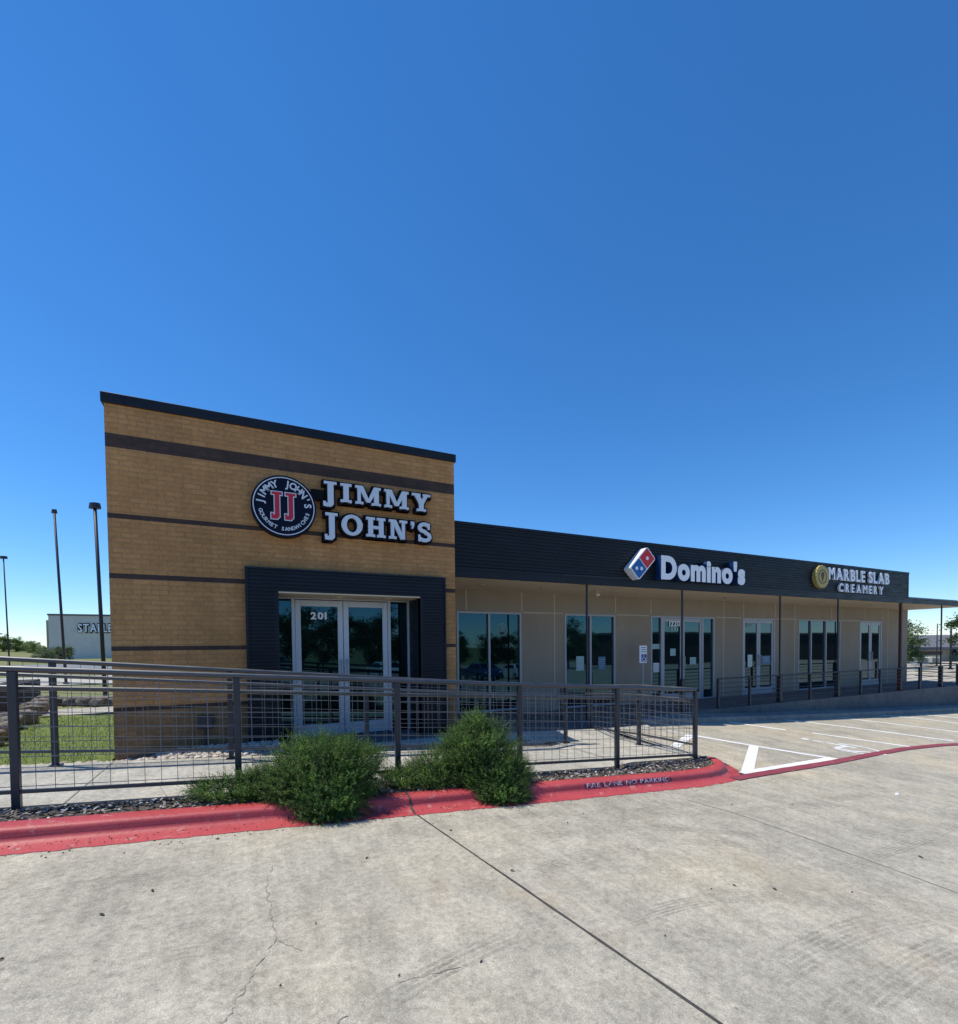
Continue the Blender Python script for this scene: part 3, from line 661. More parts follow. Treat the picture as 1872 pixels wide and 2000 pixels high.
# ------------------------------------------------------------------ shop wall with openings
WY = 9.8; SOF = EYE+1.262; XE = 24.06; WT = A(1201, 1201, WY)[1]
def op(uL, uR): return X(uL, WY, 1203), X(uR, WY, 1205)
OPEN = [('window', *op(892, 1018.5), [956]), ('window', *op(1103, 1202), [1154]), ('door3', *op(1271.5, 1396), None), ('door2', *op(1451, 1514), None), ('window', *op(1560.5, 1642), [1585, 1614]), ('door2', *op(1680, 1723), None)]
OPEN[0] = ('window', 4.19, OPEN[0][2], [956])
wl = MB(); xs = [TX1-.2]; 
for o in OPEN: xs += [o[1], o[2]]
xs.append(XE)
for i in range(len(xs)-1):
    if i % 2 == 0: wl.add([(xs[i], WY, EYE-2.2), (xs[i+1], WY, EYE-2.2), (xs[i+1], WY, SOF+.2), (xs[i], WY, SOF+.2)], [(0, 1, 2, 3)])
    else: wl.add([(xs[i], WY, WT), (xs[i+1], WY, WT), (xs[i+1], WY, SOF+.2), (xs[i], WY, SOF+.2)], [(0, 1, 2, 3)])
for o in OPEN:                                     # reveals
    a, b = o[1], o[2]
    wl.add([(a, WY, EYE-2.2), (a, WY, WT), (a, WY+.12, WT), (a, WY+.12, EYE-2.2)], [(3, 2, 1, 0)]); wl.add([(b, WY, EYE-2.2), (b, WY, WT), (b, WY+.12, WT), (b, WY+.12, EYE-2.2)], [(0, 1, 2, 3)]); wl.add([(a, WY, WT), (b, WY, WT), (b, WY+.12, WT), (a, WY+.12, WT)], [(3, 2, 1, 0)])
wl.add([(XE, WY, EYE-3), (XE, 24, EYE-3), (XE, 24, SOF+.2), (XE, WY, SOF+.2)], [(0, 1, 2, 3)])
wl.add([(TX1, 24, EYE-3), (XE, 24, EYE-3), (XE, 24, SOF+.2), (TX1, 24, SOF+.2)], [(3, 2, 1, 0)])
wl.build('wall', 'stucco', bld)
rf = MB(); rf.box(TX1+.003, XE, 8.3, 24, SOF+.2, SOF+.26); rf.build('roof', 'roofm', bld)
# trims
tm = MB()
def vt(u, z0, z1, w=.035): 
    x_ = X(u, WY, 1200); tm = MB(); tm.box(x_-w/2, x_+w/2, WY-.006, WY-.001, z0, z1); tm.build('wall_trim', 'trim', bld)
for u in (911, 1019.5, 1202.5, 1271.6, 1453, 1515, 1625, 1690, 1725): vt(u, WT+.03, SOF-.01)
for u in (1083, 1414, 1553, 1735): vt(u, FLOOR, SOF-.01)
prev = None
seq = [(OPEN[i][2]+.05, OPEN[i+1][1]-.05) for i in range(5)]
for a, b in seq: tm = MB(); tm.box(a, b, WY-.0045, WY-.001, WT-.012, WT+.018); tm.build('wall_trim', 'trim', bld)
# storefront units
def frame_rect(mb, x0, x1, z0, z1, w, y0, y1):
    mb.bbox(x0, x0+w, y0, y1, z0, z1, .003); mb.bbox(x1-w, x1, y0, y1, z0, z1, .003); mb.bbox(x0+w, x1-w, y0+.001, y1, z1-w, z1, .003); mb.bbox(x0+w, x1-w, y0+.001, y1, z0, z0+w, .003)
for k, o in enumerate(OPEN):
    a, b = o[1], o[2]; z0 = max(FLOOR, PAD((a+b)/2))+.004; y0, y1 = WY-.012, WY+.10
    if o[0] == 'window':
        if k != 4: z0 += .02
        fmn = MB(); w = .05 if k < 2 else .04; frame_rect(fmn, a, b, z0, WT, w, y0, y1); cuts = [X(u, WY) for u in o[3]]
        for c in cuts: fmn.bbox(c-.028, c+.028, y0+.002, y1, z0+w, WT-w, .003)
        fo = fmn.build('window', 'alu2', bld); ed = [a+w]+[q for c in cuts for q in (c-.028, c+.028)]+[b-w]
        for q in range(0, len(ed), 2):
            gm = MB(); gm.box(ed[q], ed[q+1], WY+.04, WY+.05, z0+w, WT-w); gm.build('pane', 'glass' if k == 0 else 'glass_g', fo)
        if k == 0:      # round window emblem: thin rings and bars
            cx_, cz_ = A(981, 1230, WY+.038); em = MB()
            for r_, th in ((.15, .008), (.118, .005)):
                n = 36
                for i in range(n):
                    t0, t1 = 2*math.pi*i/n, 2*math.pi*(i+1)/n
                    em.add([(cx_+q*math.cos(t), WY+.036, cz_+q*math.sin(t)) for t, q in ((t0, r_), (t1, r_), (t1, r_-th), (t0, r_-th))], [(0, 1, 2, 3)])
            for dx_ in (-.055, -.03, -.012, .012, .03, .055): em.box(cx_+dx_-.004, cx_+dx_+.004, WY+.034, WY+.036, cz_-.06, cz_+.06)
            em.build('window_emblem', M['paper'], fo)
    else:
        fmn = MB(); w = .05; frame_rect(fmn, a, b, z0-.03, WT, w, y0, y1)
        if o[0] == 'door3':
            c1_, c2_ = X(1293, WY), X(1373, WY)
            for c in (c1_, c2_): fmn.bbox(c-.03, c+.03, y0+.002, y1, z0, WT-w, .003)
            fo = fmn.build('storefront_frame', 'alu2', bld)
            for a_, b_ in ((a+w, c1_-.03), (c2_+.03, b-w)): gm = MB(); gm.box(a_, b_, WY+.04, WY+.05, z0, WT-w); gm.build('sidelight_glass', 'glass_g', fo)
            la, lb = c1_+.033, c2_-.033
        else: fo = fmn.build('storefront_frame', 'alu2', bld); la, lb = a+w+.004, b-w-.004
        md = (la+lb)/2; L = door_leaf(la, md-.004, WY+.03, z0, WT-w-.004, fo, 'alu2', 1, gm='glass_g'); door_leaf(md+.004, lb, WY+.03, z0, WT-w-.004, fo, 'alu2', -1, gm='glass_g')
        if k == 2: 
            q = A(1308, 1223, WY); letters(L, '1220', q[0], q[1], q[0]+.42, .15, WY+.0, .004, (M['signwhite2'], M['signwhite2']), .02, .1, name='number')
            q = A(1310, 1231, WY); letters(L, '201', q[0]+.02, q[1], q[0]+.3, .06, WY+.0, .004, (M['paperw'], M['paperw']), .02, .3, name='number')
        if k == 3:
            q = A(1460, 1224, WY); letters(L, '1220', q[0], q[1], q[0]+.34, .11, WY+.0, .004, (M['paper'], M['paper']), .02, .1, name='number')
# notices stuck on the panes
def notice(u0, v0, u1, v1, y, mat, label):
    x0, z1 = A(u0, v0, y); x1, _ = A(u1, v0, y); z0 = A(u0, v1, y)[1]; m = MB(); m.box(x0, x1, y-.002, y, z0, z1); hh = z1-z0
    for k in range(4): m.box(x0+.12*(x1-x0), x1-(.12+.1*(k % 2))*(x1-x0), y-.0035, y-.002, z1-hh*(.2+.17*k)-.012, z1-hh*(.2+.17*k), 1)
    m.build('window_notice', [mat, 'paper'], label=label, cat='notice')
notice(1126, 1282, 1141, 1310, WY+.038, 'paper', 'pale green notice in left pane of the narrow window')
notice(1169, 1283, 1183, 1308, WY+.038, 'paper2', 'blue notice in right pane of the narrow window')
notice(1276.5, 1295, 1288, 1313, WY+.038, 'paperw', 'white notice low in glass sidelight left of double doors')
notice(1309.5, 1267, 1320, 1281, WY-.001, 'paper', 'small teal notice on left door with white number above')
notice(1348, 1284, 1360, 1298, WY-.001, 'paper', 'teal notice on the door right of the slim porch post')
notice(1461, 1279, 1470, 1303, WY-.001, 'paperw', 'white hours notice on left leaf of the plain double doors')
notice(1489, 1281, 1505, 1297, WY-.001, 'paper2', 'dark blue poster on right leaf of the plain double doors')
notice(1273.5, 1258, 1289, 1268, WY+.038, 'paper', 'faint green poster high in glass sidelight left of double doors')

# ------------------------------------------------------------------ canopy and parapet
FY = 8.04; PT = A(889, 1016.8, FY)[1]; XP = A(1776, 1118, FY)[0]; CT = A(1800, 1169.5, FY)[1]
pf = MB(); ribs(pf, TX1+.004, XP, FY, CT+.002, PT-.05, .066, .016, FY+.1)
pf.box(TX1+.004, XP+.01, FY-.012, FY+.16, PT-.05, PT); pf.box(XP+.001, XP+.012, FY, 9.9, CT+.002, PT-.05)
pf.box(TX1+.004, XP, FY+.1, FY+.14, CT, PT-.05)
pf.build('parapet', 'fascia', bld)
cf = MB(); cf.box(TX1+.004, XE+.05, FY-.01, FY+.05, SOF, CT); cf.box(TX1+.004, XE+.05, FY-.022, FY-.01, CT-.05, CT-.004); cf.box(XE-.01, XE+.05, FY+.05, WY, SOF, CT); cf.box(TX1+.01, XE, FY+.05, WY, CT-.03, CT)
cf.build('canopy', 'fascia', bld)
sfm = MB(); sfm.box(TX1+.01, XE-.01, FY+.05, WY+.001, SOF+.005, SOF+.03)
for u, v in ((955, 1147), (1075, 1151), (1322, 1160), (1560, 1172)):
    pass
sfm.build('canopy_soffit', 'soffit', bld)
sg = MB()
for u in (940, 1060, 1200, 1420, 1600, 1700):
    x_ = X(u, 8.9, 1160); sg = MB(); sg.tube((x_, 8.9, SOF+.004), (x_, 8.9, SOF-.012), .07, 16); sg.build('soffit_light', 'trim', bld)
cmx = X(1166, 9.0, 1165); k = MB(); k.tube((cmx, 9.0, SOF), (cmx, 9.0, SOF-.07), .02, 8); k.tube((cmx+.03, 8.95, SOF-.08), (cmx-.1, 8.85, SOF-.11), .03, 10); k.build('security_camera', 'white', label='small white camera under the canopy soffit', cat='camera')
# canopy posts
def cpost(u, ped, mat, label, y=8.13, w=.019, base=None):
    x_ = X(u, y, 1250); bz = FLOOR if x_ > 7.3 else PAD(x_); t = thing('canopy_post', (x_, y, bz), label, 'post', 'posts under the canopy edge')
    m = MB(); m.bbox(x_-w, x_+w, y-w, y+w, bz, SOF, .004); m.build('shaft', mat, t)
    if ped:
        m = MB(); zt = A(u, ped, y)[1]; m.bbox(x_-.055, x_+.055, y-.055, y+.055, bz+.012, zt, .006); m.bbox(x_-.09, x_+.09, y-.09, y+.09, bz, bz+.012, .002); m.build('base', mat, t)
cpost(1147, 0, 'darkpost', 'slim dark post in front of the narrow two pane window')
cpost(1333, 1326, 'darkpost', 'slim dark post in front of the numbered double doors')
cpost(1524, 1320, 'darkpost', 'slim dark post with boxed foot right of the plain double doors')
cpost(1637, 1312, 'darkpost', 'slim dark post with boxed foot at right edge of three pane window')
cpost(1759, 1304, 'rustpost', 'thick rust brown post near the right corner of the shop row', w=.036)
cpost(1839, 1301, 'darkpost', 'outermost slim dark post right of the building corner')

# ------------------------------------------------------------------ signs
# round emblem
SY = 7.40
cx_, cz_ = A(555.6, 988.8, SY); rad = A(555.6, 929, SY)[1]-cz_
rs_ = thing('round_sign', (cx_, SY, cz_), 'round navy emblem sign with red letters JJ on the brick tower', 'sign')
def disc(mb, cx, cz, r, y0, y1, n=64, mi=0): mb.prism([(cx+r*math.cos(2*math.pi*i/n), cz+r*math.sin(2*math.pi*i/n)) for i in range(n)], y0, y1, mi)
def ring(mb, cx, cz, ro, ri, y0, y1, n=64, mi=0):
    for i in range(n):
        t0, t1 = 2*math.pi*i/n, 2*math.pi*(i+1)/n; P = [(cx+q*math.cos(t), cz+q*math.sin(t)) for t, q in ((t0, ri), (t0, ro), (t1, ro), (t1, ri))]
        mb.add([(x, y0, z) for x, z in P]+[(x, y1, z) for x, z in P], [(0, 1, 2, 3), (1, 5, 6, 2), (0, 3, 7, 4)], mi)
m = MB(); disc(m, cx_, cz_, rad, SY, TY-.004); m.build('disc', 'navy', rs_)
m = MB(); ring(m, cx_, cz_, rad*.945, rad*.915, SY-.004, SY); m.build('rim', 'signwhite', rs_)
def arctext(s, r, size, c0, step, flip, mb):
    n = len(s)
    for i, c in enumerate(s):
        if c == ' ': continue
        th = c0+(i-(n-1)/2)*step*(-1 if not flip else 1)
        vs, fs = glyph(c, .03, .004/size/2, 3); w = (min(v.x for v in vs)+max(v.x for v in vs))/2
        V = []
        for v in vs:
            a, b = (v.x-w)*size*.95, (v.y-.35)*size
            if not flip: ex_, ez_ = Vector((math.sin(th), -math.cos(th))), Vector((math.cos(th), math.sin(th)))
            else: ex_, ez_ = Vector((-math.sin(th), math.cos(th))), Vector((-math.cos(th), -math.sin(th)))
            q = Vector((math.cos(th), math.sin(th)))*r+ex_*a+ez_*b; V.append((cx_+q.x, SY-.004-v.z*size, cz_+q.y))
        mb.add(V, fs)
for w_ in ("JIMMY       ", "      JOHN'S"): m = MB(); arctext(w_, rad*.74, rad*.31, R_(90), R_(15.2), False, m); m.build('lettering', 'signwhite', rs_)
for w_ in ("GOURMET           ", "        SANDWICHES"): m = MB(); arctext(w_, rad*.74, rad*.165, R_(-90), R_(8.8), True, m); m.build('lettering', 'signwhite', rs_)
# slab glyphs
def thick(pts, w):
    out = []
    for i in range(len(pts)-1):
        a, b = Vector(pts[i]), Vector(pts[i+1]); d = (b-a).normalized(); n = Vector((-d.y, d.x))*w/2; e = d*w*.10
        out.append([tuple(a-n-e), tuple(b-n+e), tuple(b+n+e), tuple(a+n-e)])
    return out
def rect(x0, x1, z0, z1): return [(x0, z0), (x1, z0), (x1, z1), (x0, z1)]
SF = .13
def slab(c):
    """convex pieces in a box: height 1 (J hangs below), returns pieces, width"""
    if c == 'I': return [rect(.13, .37, 0, 1), rect(0, .5, 0, SF), rect(0, .5, 1-SF, 1)], .5
    if c == 'J': return [rect(.2, .46, -.2, 1), rect(.04, .6, 1-SF, 1), [(.0, -.33), (.34, -.33), (.46, -.2), (.46, -.12), (.2, -.12), (0, -.18)], rect(0, .12, -.33, -.06)], .6
    if c == 'H': return [rect(.1, .33, 0, 1), rect(.62, .85, 0, 1), rect(.33, .62, .42, .57), rect(0, .43, 0, SF), rect(.52, .95, 0, SF), rect(0, .43, 1-SF, 1), rect(.52, .95, 1-SF, 1)], .95
    if c == 'N': return [rect(.1, .26, 0, 1), rect(.66, .82, 0, 1), [(.1, 1), (.36, 1), (.82, 0), (.60, 0)], rect(0, .38, 0, SF), rect(0, .3, 1-SF, 1), rect(.54, .94, 1-SF, 1)], .94
    if c == 'M': return [rect(.1, .25, 0, 1), rect(.87, 1.1, 0, 1), [(.1, 1), (.36, 1), (.68, .12), (.52, .12)], [(.52, .12), (.68, .12), (1.1, 1), (.87, 1)], rect(0, .37, 0, SF), rect(.75, 1.2, 0, SF), rect(0, .3, 1-SF, 1), rect(.95, 1.2, 1-SF, 1)], 1.2
    if c == 'Y': return [rect(.36, .6, 0, .5), [(.08, 1), (.34, 1), (.6, .5), (.36, .42)], [(.66, 1), (.86, 1), (.6, .42), (.42, .5)], rect(.24, .72, 0, SF), rect(0, .44, 1-SF, 1), rect(.56, .95, 1-SF, 1)], .95
    if c == 'O':
        P = []; n = 28
        for i in range(n):
            t0, t1 = 2*math.pi*i/n, 2*math.pi*(i+1)/n
            P.append([(.5+.5*math.cos(t0), .5+.52*math.sin(t0)), (.5+.5*math.cos(t1), .5+.52*math.sin(t1)), (.5+.25*math.cos(t1), .5+.36*math.sin(t1)), (.5+.25*math.cos(t0), .5+.36*math.sin(t0))])
        return P, 1.
    if c == "'": return [rect(.02, .2, .8, 1), [(.1, .8), (.2, .8), (.12, .62), (.04, .66)]], .22
    if c == 'S':
        P = []; pts = []
        for t in fr(R_(30), R_(270), 14): pts.append((.36+.26*math.cos(t), .74+.19*math.sin(t)))
        for t in fr(R_(90), R_(-150), 14)[1:]: pts.append((.36+.28*math.cos(t), .27+.2*math.sin(t)+.07*0))
        P = thick(pts, .19); P += [rect(.53, .65, .66, 1), rect(.03, .14, .0, .36)]
        return P, .72
def grow(P, d):
    c = Vector((sum(p[0] for p in P)/len(P), sum(p[1] for p in P)/len(P))); n = len(P); out = []
    a = sum(P[i][0]*P[(i+1) % n][1]-P[(i+1) % n][0]*P[i][1] for i in range(n)); sg_ = 1 if a > 0 else -1
    for i in range(n):
        p0, p, p1 = Vector(P[i-1]), Vector(P[i]), Vector(P[(i+1) % n]); e0 = (p-p0).normalized(); e1 = (p1-p).normalized(); n0 = Vector((e0.y, -e0.x))*sg_; n1 = Vector((e1.y, -e1.x))*sg_; b = (n0+n1); b = b/max(.35, b.dot(n0)) if b.length > .01 else n0
        if b.length > 2: b = b.normalized()*2
        out.append(tuple(p+b*d))
    return out
def slabword(parent, s, x0, x1, z0, h, y, face, back, d=.1, gap=.17):
    G = [slab(c) for c in s]; tot = sum(w for _, w in G)+gap*(len(s)-1); k = (x1-x0)/tot; x = x0
    for gi, (P, w) in enumerate(G):
        ol = MB(); fa = MB()
        for i, q in enumerate(P):
            o = [(x+a*k, z0+b*h) for a, b in q]; e = i*.0004
            ol.prism(grow(o, d*h), y+.035+e+gi % 2*.012, TY-.01-e); fa.prism(o, y+e, y+.045-e)
        lo = ol.build('letter', back, parent); fa.build('letter_face', face, lo); x += (w+gap)*k
js = thing('wall_sign', (A(735, 995, SY)[0], SY, A(735, 995, SY)[1]), 'two line pale slab lettering JIMMY JOHN\'S with black outlines on the brick tower', 'sign')
a0 = A(631, 938, SY); a1 = A(660, 979.6, SY); a2 = A(841, 966, SY); h1 = A(668, 943, SY)[1]-A(668, 979.6, SY)[1]
slabword(js, 'JIMMY', a0[0], a2[0], A(668, 979.8, SY)[1], h1, SY, 'signwhite', 'black')
a0 = A(634, 1001, SY); a2 = A(843, 1027, SY); z2 = A(690, 1045, SY)[1]
slabword(js, "JOHN'S", a0[0], a2[0], z2, A(690, 1006, SY)[1]-z2, SY, 'signwhite', 'black')
m = MB(); q0 = A(608, 950, SY+.05); q1 = A(634, 975, SY+.05); m.bbox(q0[0], q1[0], SY+.05, TY-.02, q1[1]-.02, q0[1]-.03, .005); m.build('raceway', 'black', js)
# JJ in the emblem
for k_ in (0, 1):
    P, w = slab('J'); hh = rad*.66; kx = rad*.52; xo = cx_-rad*.40+k_*rad*.42; zo = cz_-rad*.22
    m = MB(); m2 = MB()
    for i, q in enumerate(P):
        o = [(xo+a*kx*1.05, zo+b*hh) for a, b in q]; m.prism(grow(o, rad*.03), SY-.004-i*.0003, SY); m2.prism(o, SY-.008-i*.0003, SY-.0055)
    lo = m.build('initial_outline', 'signwhite', rs_); m2.build('initial', 'red', lo)
# domino tile and word
DY = FY-.2
rc_ = A(1264.6, 1089.5, DY); bc_ = A(1248.4, 1111.2, DY); hh = A(1264.6, 1068.3, DY)[1]-A(1264.6, 1110.5, DY)[1]; hh /= 2
cxm, czm = (rc_[0]+bc_[0])/2, (rc_[1]+bc_[1])/2; q = hh*.5
ds = thing('domino_sign', (cxm, FY, czm), 'tilted white edged domino tile sign in red and blue on the dark parapet', 'sign')
def rrect(cx, cz, a, b, r, rot, n=4):
    P = []
    for sx, sz, t0 in ((1, 1, 0), (-1, 1, 90), (-1, -1, 180), (1, -1, 270)):
        for t in fr(t0, t0+90, n): P.append((sx*(a-r)+r*math.cos(R_(t)), sz*(b-r)+r*math.sin(R_(t))))
    c, s_ = math.cos(rot), math.sin(rot); return [(cx+x*c-z*s_, cz+x*s_+z*c) for x, z in P]
rcx, rcz = cxm+q, czm+q; bcx, bcz = cxm-q, czm-q; e = hh*.7071
m = MB(); m.prism(rrect(cxm, czm, e*1.08, e*2.08, e*.3, -math.pi/4), DY, FY+.01); m.build('tile_body', 'signwhite2', ds)
m = MB(); m.prism(rrect(cxm+q*1.0, czm+q*1.0, e*.93, e*.93, e*.12, -math.pi/4), DY-.006, DY-.0005); m.build('red_half', 'domred', ds)
m = MB(); m.prism(rrect(cxm-q*1.0, czm-q*1.0, e*.93, e*.93, e*.12, -math.pi/4), DY-.006, DY-.0005); m.build('blue_half', 'domblue', ds)
m = MB(); 
for px_, pz_ in ((cxm+q, czm+q), (cxm-q-e*.42, czm-q), (cxm-q+e*.42, czm-q)): m = MB(); disc(m, px_, pz_, e*.24, DY-.01, DY-.006, 24); m.build('dot', 'signwhite2', ds)
q0 = A(1292, 1128, DY+.02); q1 = A(1456, 1139, DY+.02); hh2 = A(1295, 1084.5, DY+.02)[1]-q0[1]
dw = thing('wall_sign', (q0[0], FY, q0[1]), 'white Domino\'s channel letters with blue sides on the dark parapet', 'sign')
letters(dw, "Domino's", q0[0], q0[1], q1[0], hh2, DY+.02, .17, (M['signwhite2'], M['sideblue']), .055, .05)
# third sign
MY = FY-.1
cx3, cz3 = A(1607.5, 1126.5, MY); r3 = A(1607.5, 1104.5, MY)[1]-cz3
gs = thing('round_sign', (cx3, FY, cz3), 'round golden disc sign with brown cone shape on the dark parapet', 'sign')
m = MB(); n = 40; m.prism([(cx3+r3*(1+.03*math.cos(i*math.pi))*math.cos(2*math.pi*i/n), cz3+r3*(1+.03*math.cos(i*math.pi))*math.sin(2*math.pi*i/n)) for i in range(n)], MY, FY+.01); m.build('disc', 'gold', gs)
m = MB(); ring(m, cx3, cz3, r3*.62, r3*.56, MY-.006, MY, 32); m.build('rim', 'brown', gs)
m = MB(); m.prism([(cx3-r3*.2, cz3+r3*.12), (cx3, cz3-r3*.42), (cx3+r3*.2, cz3+r3*.12)], MY-.008, MY-.001); m.prism([(cx3+r3*.22*math.cos(t), cz3+r3*.2+r3*.2*math.sin(t)) for t in fr(0, 2*math.pi, 16)[:-1]], MY-.012, MY-.002); m.build('cone', 'brown', gs)
q0 = A(1623, 1130, MY); q1 = A(1741, 1139, MY); hz = A(1623, 1107.5, MY)[1]-q0[1]
ms = thing('wall_sign', (q0[0], FY, q0[1]), 'white MARBLE SLAB CREAMERY lettering in two lines on the dark parapet', 'sign')
letters(ms, 'MARBLE SLAB', q0[0], q0[1], q1[0], hz, MY+.04, .05, (M['signwhite2'], M['signwhite']), .035, .16)
q0 = A(1643, 1154.5, MY); q1 = A(1729.5, 1160, MY); hz = A(1643, 1138.5, MY)[1]-q0[1]
letters(ms, 'CREAMERY', q0[0], q0[1], q1[0], hz, MY+.04, .05, (M['signwhite2'], M['signwhite']), .03, .36)
# conduit on parapet
m = MB(); p0 = A(1098, 1122.5, FY-.02); p1 = A(1230, 1129.5, FY-.02); m.tube((p0[0], FY-.02, p0[1]), (p1[0], FY-.02, p1[1]), .012, 8); m.build('conduit', 'rail', bld)

# accessible sign on a post
ay = 9.3; x0, z1 = A(1249.5, 1261, ay); x1, _ = A(1264, 1262, ay); z0 = A(1249.5, 1295, ay)[1]
t = thing('parking_sign', ((x0+x1)/2, ay+.03, FLOOR), 'white accessible parking sign with blue wheelchair square on thin post', 'sign')
m = MB(); m.bbox((x0+x1)/2-.018, (x0+x1)/2+.018, ay+.003, ay+.035, FLOOR, z1-.02, .003); m.build('post', 'alu2', t)
m = MB(); m.bbox(x0, x1, ay-.004, ay+.002, z0, z1, .001); pl = m.build('sign_panel', 'signwhite2', t)
m = MB(); bx0, bx1, bz0, bz1 = x0+.25*(x1-x0), x1-.06*(x1-x0), z0+.07*(z1-z0), z0+.5*(z1-z0); m.box(bx0, bx1, ay-.006, ay-.004, bz0, bz1); m.build('symbol_square', 'signblue', pl)
m = MB(); cxs, czs, r_ = (bx0+bx1)/2, bz0+.38*(bz1-bz0), .32*(bx1-bx0)
pts = [(cxs+r_*math.cos(t_), czs+r_*math.sin(t_)) for t_ in fr(R_(130), R_(380), 12)]
for i, P in enumerate(thick(pts, .014)+thick([(cxs-.01, czs+r_*1.7), (cxs, czs+r_*.4), (cxs+r_*.8, czs+r_*.3), (cxs+r_*1.1, czs-r_*.8)], .016)): m.prism(P, ay-.0085-i*.0001, ay-.006)
disc(m, cxs-.01, czs+r_*2.05, .014, ay-.0085, ay-.006, 12); m.build('wheelchair_symbol', 'signwhite2', pl)
m = MB()
for k_ in range(3): m.box(x0+.2*(x1-x0), x1-.15*(x1-x0), ay-.0055, ay-.004, z1-(.14+.12*k_)*(z1-z0), z1-(.10+.12*k_)*(z1-z0))
m.build('sign_print', 'domblue', pl)

# stencil on the curb
st = [(0, 0)]
def curbface(x, t):
    """point on the curb face, t 0..1 from gutter to top"""
    i = next(k for k in range(len(path)-1) if path[k][0] <= x <= path[k+1][0]); f = (x-path[i][0])/(path[i+1][0]-path[i][0]); yb = path[i][1]+(path[i+1][1]-path[i][1])*f
    L = pr[4:9]; s_ = t*(len(L)-1); k = min(int(s_), len(L)-2); ff = s_-k; a, b = L[k], L[k+1]; yo = a[0]+(b[0]-a[0])*ff; zo = a[1]+(b[1]-a[1])*ff
    return Vector((x, yb+yo-.0015, RD(x, yb+yo)+zo+.0025))
xa, xb = 3.32, 4.62; band = MB(); nb = 60
for i in range(nb+1):
    x = xa+(xb-xa)*i/nb
    for k in range(7): 
        v = curbface(x, .17+.55*k/6+.03*noise.noise((x*30, k, 0))); band.v.append(v[:])
for i in range(nb):
    for k in range(6):
        if noise.noise((i*.45, k*.6, 4)) > .10: continue
        band.f.append((i*7+k, (i+1)*7+k, (i+1)*7+k+1, i*7+k+1)); band.mi.append(0)
band.build('curb_patch', mottled('dark_red_paint', (.10, .018, .035), .4, 14, .6, 0, .3), kind='structure')
cap = .69; txt = MB(); s_ = 'FIRE LANE NO PARKING'; GL = []; tot = 0
for c in s_:
    if c == ' ': GL.append(None); tot += .45; continue
    vs, fs = glyph(c, .012, 0, 3); a = min(v.x for v in vs); b = max(v.x for v in vs); GL.append((vs, fs, a, b)); tot += b-a+.1
k = (xb-xa-.06)/tot; x = xa+.03
for gl_ in GL:
    if gl_ is None: x += .45*k; continue
    vs, fs, a, b = gl_; V = [curbface(x+(v.x-a)*k, .2+v.y/cap*.52)+Vector((0, -.002, .003)) for v in vs]; txt.add(V, fs); x += (b-a+.1)*k
def stencil():
    m = Mat('stencil_paint', (.7, .68, .72), .7, 0, .3); n = m.noise(55, 5, .8); n2 = m.noise(9, 4, .6, m.coord((1, 1, .3)))
    k = m.n('ShaderNodeMapRange', {'Value': m.math('ADD', m.math('MULTIPLY', n, .6), m.math('MULTIPLY', n2, .4)), 'From Min': .5, 'From Max': .56}).outputs[0]
    m.color(m.mix(k, (.78, .74, .8), (.16, .03, .05))); return m.m
txt.build('curb_stencil', stencil(), kind='structure')

# ------------------------------------------------------------------ railings
def railing(name, pts, ztop, zbot_f, label, h=1.12, posts=None, hand=None, ext0=0, ext1=0, skip_first=False, mesh=True):
    """pts: list of (x,y) post positions; ztop(i) height of the top rail at post i"""
    P = [Vector((x, y, ztop[i])) for i, (x, y) in enumerate(pts)]
    t = thing(name, (P[0].x, P[0].y, P[0].z-h), label, 'railing')
    d = [(P[min(i+1, len(P)-1)]-P[max(i-1, 0)]).normalized() for i in range(len(P))]
    for i, p in enumerate(P):
        if skip_first and i == 0: continue
        m = MB(); m.bbox(p.x-.027, p.x+.027, p.y-.027, p.y+.027, zbot_f(p.x, p.y)-.05, p.z-.035, .004)
        if p.y > 5.2: m.bbox(p.x-.055, p.x+.055, p.y-.055, p.y+.055, zbot_f(p.x, p.y)-.06, zbot_f(p.x, p.y)+.012, .002)
        m.build('post', 'rail', t)
    def run(off, r, nm, side=0., e0=0, e1=0, mat='railtop', n=12):
        m = MB()
        for i in range(len(P)-1):
            a = P[i]+Vector((0, 0, off)); b = P[i+1]+Vector((0, 0, off)); dd = (b-a).normalized(); s2 = Vector((-dd.y, dd.x, 0)).normalized()*side
            a2 = a+s2; b2 = b+s2
            if i == 0: a2 = a2-dd*e0
            if i == len(P)-2: b2 = b2+dd*e1
            m.tube(a2, b2, r, n)
        return m.build(nm, mat, t, auto=50)
    run(-.018, .026, 'top_rail', 0, ext0, ext1)
    run(-h+.14, .02, 'bottom_rail', 0, 0, 0, n=4)
    if hand:
        run(-.17, .021, 'handrail', hand, 0, .22 if ext1 else 0)
        m = MB()
        for i, p in enumerate(P):
            if i == 0: continue
            dd = d[i]; s2 = Vector((-dd.y, dd.x, 0)).normalized()*hand; m.tube(p+Vector((0, 0, -.24)), p+s2+Vector((0, 0, -.19)), .008, 6)
        m.build('handrail_bracket', 'rail', t)
    for i in range(len(P)-1):
        a, b = P[i], P[i+1]; L = (b-a).length; dd = (b-a); m = MB(); n = max(1, round(L/.117)); r = .0026
        for k in range(1, n):
            p = a+dd*(k/n); m.tube(p+Vector((0, 0, -.04)), p+Vector((0, 0, -h+.15)), r, 4, caps=False)
        nz = 8
        for k in range(nz):
            z = -.12-(h-.30)*k/(nz-1)+0.; m.tube(a+Vector((0, 0, z)), b+Vector((0, 0, z)), .0036, 4, caps=False)
        m.build('mesh_panel', 'wire', t)
    return t
xa_ = [-3.17, -1.66, -.11, 1.40, 2.90, 4.41, 5.90]
